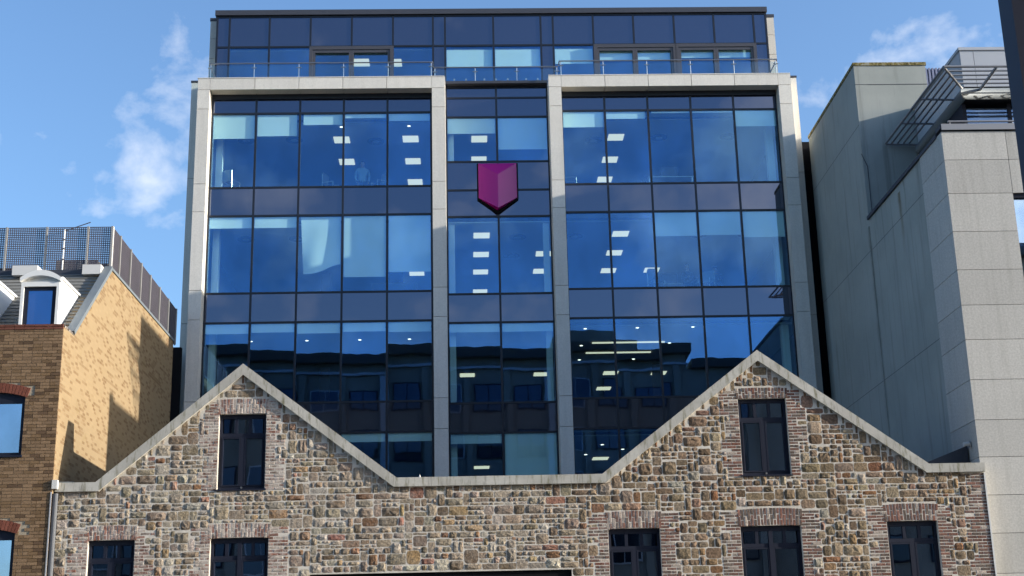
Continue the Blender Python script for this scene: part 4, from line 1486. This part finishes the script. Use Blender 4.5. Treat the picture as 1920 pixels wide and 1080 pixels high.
# ================================================================== RIGHT GRANITE BUILDING
XR, YR = 11.99, 32.0
RB = thing('granite_building', (15, 38, 0), 'granite clad building with rendered flank and louvred canopy at the right', 'building')
prism_x('flank_wall', [(YR + 0.045, 0), (YR + 0.045, 14.80), (38.70, 14.80), (38.70, 19.80), (44.55, 19.80), (44.55, 0)], XR + 0.03, XR + 0.4, 'render', RB)
box('block_front', XR + 0.401, 14.24, 38.705, 39.1, 14.0, 19.80, 'render', RB)
box('block_back', XR + 0.401, 14.24, 39.101, 56, 0.0, 19.78, 'render', RB)
box('block_cap', XR + 0.005, 14.27, 38.68, 38.95, 19.802, 19.90, 'lichen', RB)
box('block_cap', XR + 0.005, XR + 0.30, 38.951, 44.57, 19.802, 19.90, 'lichen', RB)
box('band_joint', XR + 0.02, 14.25, 38.70 - 0.004, 38.72, 19.165, 19.18, 'lead', RB)
# joints on the render
for y0, y1, z in ((33.80, 38.6, 13.86), (38.72, 44.5, 17.86), (33.80, 44.5, 9.95), (38.72, 44.5, 13.88)):
    box('render_joint', XR + 0.028, XR + 0.031, y0, y1, z - 0.007, z + 0.007, 'lead', RB)
tube('flank_cable', (XR + 0.02, 38.72, 0.0), (XR + 0.02, 38.72, 14.6), 0.016, 'render', RB, 6)
tube('flank_cable', (XR + 0.15, 38.685, 14.95), (XR + 0.15, 38.685, 16.5), 0.010, 'lead', RB, 6)
tube('flank_cable', (XR + 0.15, 38.685, 16.5), (XR - 0.0, 38.685, 16.9), 0.010, 'lead', RB, 6)
# ledge along the top of the lower flank
box('flank_ledge', XR - 0.03, XR + 0.5, 32.35, 38.69, 14.802, 14.90, 'lead', RB)
# granite slabs: front face and the return onto the flank
GJ = [14.83, 14.07, 13.18, 12.19, 11.21, 10.32, 9.46, 8.48, 7.51, 6.63, 5.74, 4.86, 3.95, 3.0, 2.0, 1.0, 0.0]
for a, c in zip(GJ, GJ[1:]):
    z0, z1 = c + 0.006, a - 0.006
    box('granite_slab', XR, 13.60, YR, YR + 0.04, z0, z1, 'granite', RB)
    if c > 13.0:
        box('granite_slab', 13.612, 14.9, YR, YR + 0.04, z0, z1, 'granite', RB)
    elif a < 10.9:
        box('granite_slab', 13.612, 14.9, YR, YR + 0.04, z0, z1, 'granite', RB)
    else:
        box('granite_slab', 15.3, 16.6, YR, YR + 0.04, z0, z1, 'granite', RB)
    box('granite_slab', 14.912, 16.6, YR, YR + 0.04, z0, z1, 'granite', RB) if (c > 13.0 or a < 10.9) else None
    box('granite_slab', XR, XR + 0.029, YR + 0.042, 33.75, z0, z1, 'granite', RB)
box('groove', XR + 0.015, XR + 0.0285, 33.752, 33.785, 0, 14.8, 'lead', RB)
prism_y('front_core', [(XR + 0.41, 0), (22, 0), (22, 14.80), (XR + 0.41, 14.80)], YR + 0.30, YR + 0.6, 'inner_wall', RB)
box('front_backing', XR + 0.031, 13.55, YR + 0.041, YR + 0.29, 0, 14.79, 'lead', RB)
box('front_backing', 13.551, 22, YR + 0.041, YR + 0.29, 13.19, 14.79, 'lead', RB)
box('front_backing', 13.551, 22, YR + 0.041, YR + 0.29, 0, 10.75, 'lead', RB)
fw_ = box('window', 13.552, 15.28, YR + 0.06, YR + 0.13, 13.08, 13.188, 'window_metal', RB)
box('pane', 13.56, 15.28, YR + 0.15, YR + 0.17, 10.76, 13.185, 'sky_glass', fw_)
box('window_blind', 13.60, 15.25, YR + 0.19, YR + 0.2, 12.4, 13.18, 'blind_fabric', fw_)
box('pier_front', 16.61, 22, YR, YR + 0.04, 0, 14.83, 'granite', RB)
# parapet gutter, handrail and the setback storey
box('parapet_gutter', XR - 0.02, 22, YR - 0.03, YR + 0.35, 14.905, 15.02, 'lead', RB)
box('gutter_face', XR + 0.0, 22, YR - 0.05, YR - 0.031, 14.86, 15.02, 'aluminium', RB)
tube('parapet_rail', (XR + 0.25, YR + 0.15, 15.16), (22, YR + 0.15, 15.16), 0.028, 'aluminium', RB)
for k in range(5):
    tube('rail_post', (XR + 0.3 + k * 1.6, YR + 0.15, 15.0), (XR + 0.3 + k * 1.6, YR + 0.15, 15.15), 0.015, 'aluminium', RB)
box('terrace', XR + 0.51, 22, YR + 0.36, 38.69, 14.70, 14.86, 'felt_roof', RB)
# setback glazing
SG_X, SG_Y = 13.80, 34.95
for k in range(5):
    x0 = SG_X + k * 1.25
    pn = box('upper_pane', x0 + 0.05, x0 + 1.2, SG_Y, SG_Y + 0.02, 14.87, 16.86, 'window_glass', RB)
    box('upper_mullion', x0 - 0.05, x0 + 0.05, SG_Y - 0.03, SG_Y + 0.1, 14.87, 16.86, 'window_metal', RB)
box('upper_blind', SG_X + 0.5, SG_X + 5, SG_Y + 0.3, SG_Y + 0.32, 15.8, 16.7, 'off_white', RB)
box('upper_side', SG_X - 0.04, SG_X - 0.02, SG_Y + 0.1, 38.69, 14.87, 16.86, 'window_metal', RB)
rm = MB(); rm.add(boxv(SG_X, 22, SG_Y + 0.11, 38.6, 14.87, 16.86), [q for k, q in enumerate(BOXF) if k not in (2,)])
rm.obj('upper_room', 'dark_room', RB)
# roof fascia panels
FX0, FY0, FZ0, FZ1 = 13.74, 34.62, 16.95, 18.40
box('roof_core', FX0 + 0.05, 22, FY0 + 0.05, 38.68, FZ0, FZ1 - 0.05, 'lead', RB)
xs = [FX0, 14.12, 16.2, 18.3, 20.4]
for a, c in zip(xs, xs[1:]):
    box('fascia_panel', a + 0.006, c - 0.006, FY0, FY0 + 0.04, FZ0 + 0.28, FZ1 - 0.09, 'panel_grey', RB)
ys = [FY0 + 0.045, 35.6, 36.7, 38.65]
for a, c in zip(ys, ys[1:]):
    box('fascia_panel', FX0, FX0 + 0.04, a + 0.006, c - 0.006, FZ0 + 0.28, FZ1 - 0.09, 'panel_grey', RB)
box('roof_edge', FX0 - 0.03, 22, FY0 - 0.03, FY0 + 0.2, FZ1 - 0.085, FZ1, 'panel_grey', RB)
box('roof_edge', FX0 - 0.03, FX0 + 0.17, FY0 + 0.201, 38.67, FZ1 - 0.085, FZ1, 'panel_grey', RB)
# rounded bullnose under the canopy
def bullnose(horizontal):
    n = 10
    prof = []
    for i in range(n + 1):
        a = math.pi / 2 + math.pi * i / n
        prof.append((math.cos(a) * 0.13, math.sin(a) * 0.16))
    m = MB()
    if horizontal:
        ends = (FX0 - 0.02, 22.0)
        for e in ends:
            for u, w in prof:
                m.v.append((e - (0 if e > 15 else -u * 0.9), FY0 + 0.02 + u, 17.02 + w))
    else:
        for e in (FY0 + 0.02, 38.66):
            for u, w in prof:
                m.v.append((FX0 + 0.02 + u, e - (0 if e > 36 else -u * 0.9), 17.02 + w))
    k = n + 1
    for i in range(n):
        m.f.append((i, i + 1, k + i + 1, k + i))
    m.f.append(tuple(range(k)))
    m.f.append(tuple(range(2 * k - 1, k - 1, -1)))
    m.obj('bullnose', 'zinc', RB, None, True)
bullnose(True)
bullnose(False)
# louvred canopy
CX0, CY0, CZ0 = 12.74, 33.28, 17.20
nB = 5
for i in range(nB):
    t = i / (nB - 1)
    x = lerp(CX0, FX0 - 0.28, t)
    y = lerp(CY0, FY0 - 0.28, t)
    r = 0.036 if i == 0 else 0.028
    m = MB()
    m.beam((x, y, CZ0), (x, 38.62, CZ0), r, 8)
    m.obj('louvre_blade', 'aluminium', RB)
    m = MB()
    m.beam((x, y, CZ0 + 0.001), (22, y, CZ0 + 0.001), r, 8)
    m.obj('louvre_blade', 'aluminium', RB)
for y in (35.3, 37.0, 38.6):
    m = MB(); m.beam((CX0, y, CZ0 - 0.03), (FX0 + 0.0, y, CZ0 - 0.06), 0.03, 6); m.obj('outrigger', 'aluminium', RB)
for x in (14.15, 16.0, 18.0):
    m = MB(); m.beam((x, CY0, CZ0 - 0.02), (x, FY0, CZ0 - 0.10), 0.045, 6); m.obj('outrigger', 'panel_grey', RB)
m = MB(); m.beam((CX0, CY0, CZ0 - 0.01), (FX0 - 0.1, FY0 - 0.1, CZ0 - 0.06), 0.035, 8); m.obj('outrigger', 'steel', RB)
# ribbed plant screen behind the block
m = MB()
for k in range(26):
    m.box(14.26 + k * 0.11, 14.26 + k * 0.11 + 0.06, 40.0, 40.05, 16.0, 20.32)
m.box(14.2, 17.2, 40.06, 40.1, 16.0, 20.3)
m.obj('ribbed_screen', 'ribbed_metal', RB)

# ================================================================== DARK POST AT THE RIGHT EDGE
PO = thing('steel_post', (4.48, 9.92, 0), 'tall dark navy square post cutting off the top right corner', 'post')
box('shaft', 4.352, 4.62, 9.79, 10.04, 0.0, 9.5, 'navy_metal', PO)
box('base_plate', 4.22, 4.75, 9.65, 10.18, 0.0, 0.03, 'steel', PO)

# ================================================================== BUILDING ACROSS THE STREET (seen in the glass)
OB = thing('opposite_building', (0, -6, 0), 'dark building across the street mirrored in the lower office glazing', 'building')
box('wall', -19.5, 14.6, -14, -2.2, 0, 23.2, 'opposite_wall', OB)
box('wall', 14.602, 34, -14, -2.2, 0, 22.2, 'opposite_wall', OB)
box('eaves', -19.9, 14.9, -14, -1.5, 23.202, 23.85, 'plastic_dark', OB)
box('eaves', 14.91, 34.3, -14, -1.6, 22.202, 22.8, 'plastic_dark', OB)
box('eaves_band', -19.7, 14.7, -2.18, -1.95, 22.45, 22.62, 'opposite_band', OB)
for k in range(13):
    x = -19.3 + k * 2.75
    box('pilaster', x, x + 0.42, -2.199, -1.98, 0, 22.4, 'opposite_band' if k % 4 == 1 else 'opposite_wall', OB)
box('plant_room', 6.2, 12.2, -12, -4.0, 23.86, 25.2, 'opposite_wall', OB)
for f_ in range(7):
    zt = 21.4 - f_ * 3.1
    for k in range(12):
        x = -18.6 + k * 2.75
        w = box('window_frame', x, x + 1.9, -2.195, -2.12, zt - 1.7, zt, 'opposite_band' if k % 3 == 0 else 'window_metal', OB)
        box('pane', x + 0.08, x + 0.92, -2.119, -2.10, zt - 1.62, zt - 0.08, 'opposite_glass', w)
        box('pane', x + 0.98, x + 1.82, -2.119, -2.10, zt - 1.62, zt - 0.08, 'opposite_glass', w)
    for k in range(6):
        x = 16 + k * 2.9
        w = box('window_frame', x, x + 1.9, -2.195, -2.12, zt - 2.2, zt - 0.5, 'window_metal', OB)
        box('pane', x + 0.08, x + 1.82, -2.119, -2.10, zt - 2.12, zt - 0.58, 'opposite_glass', w)
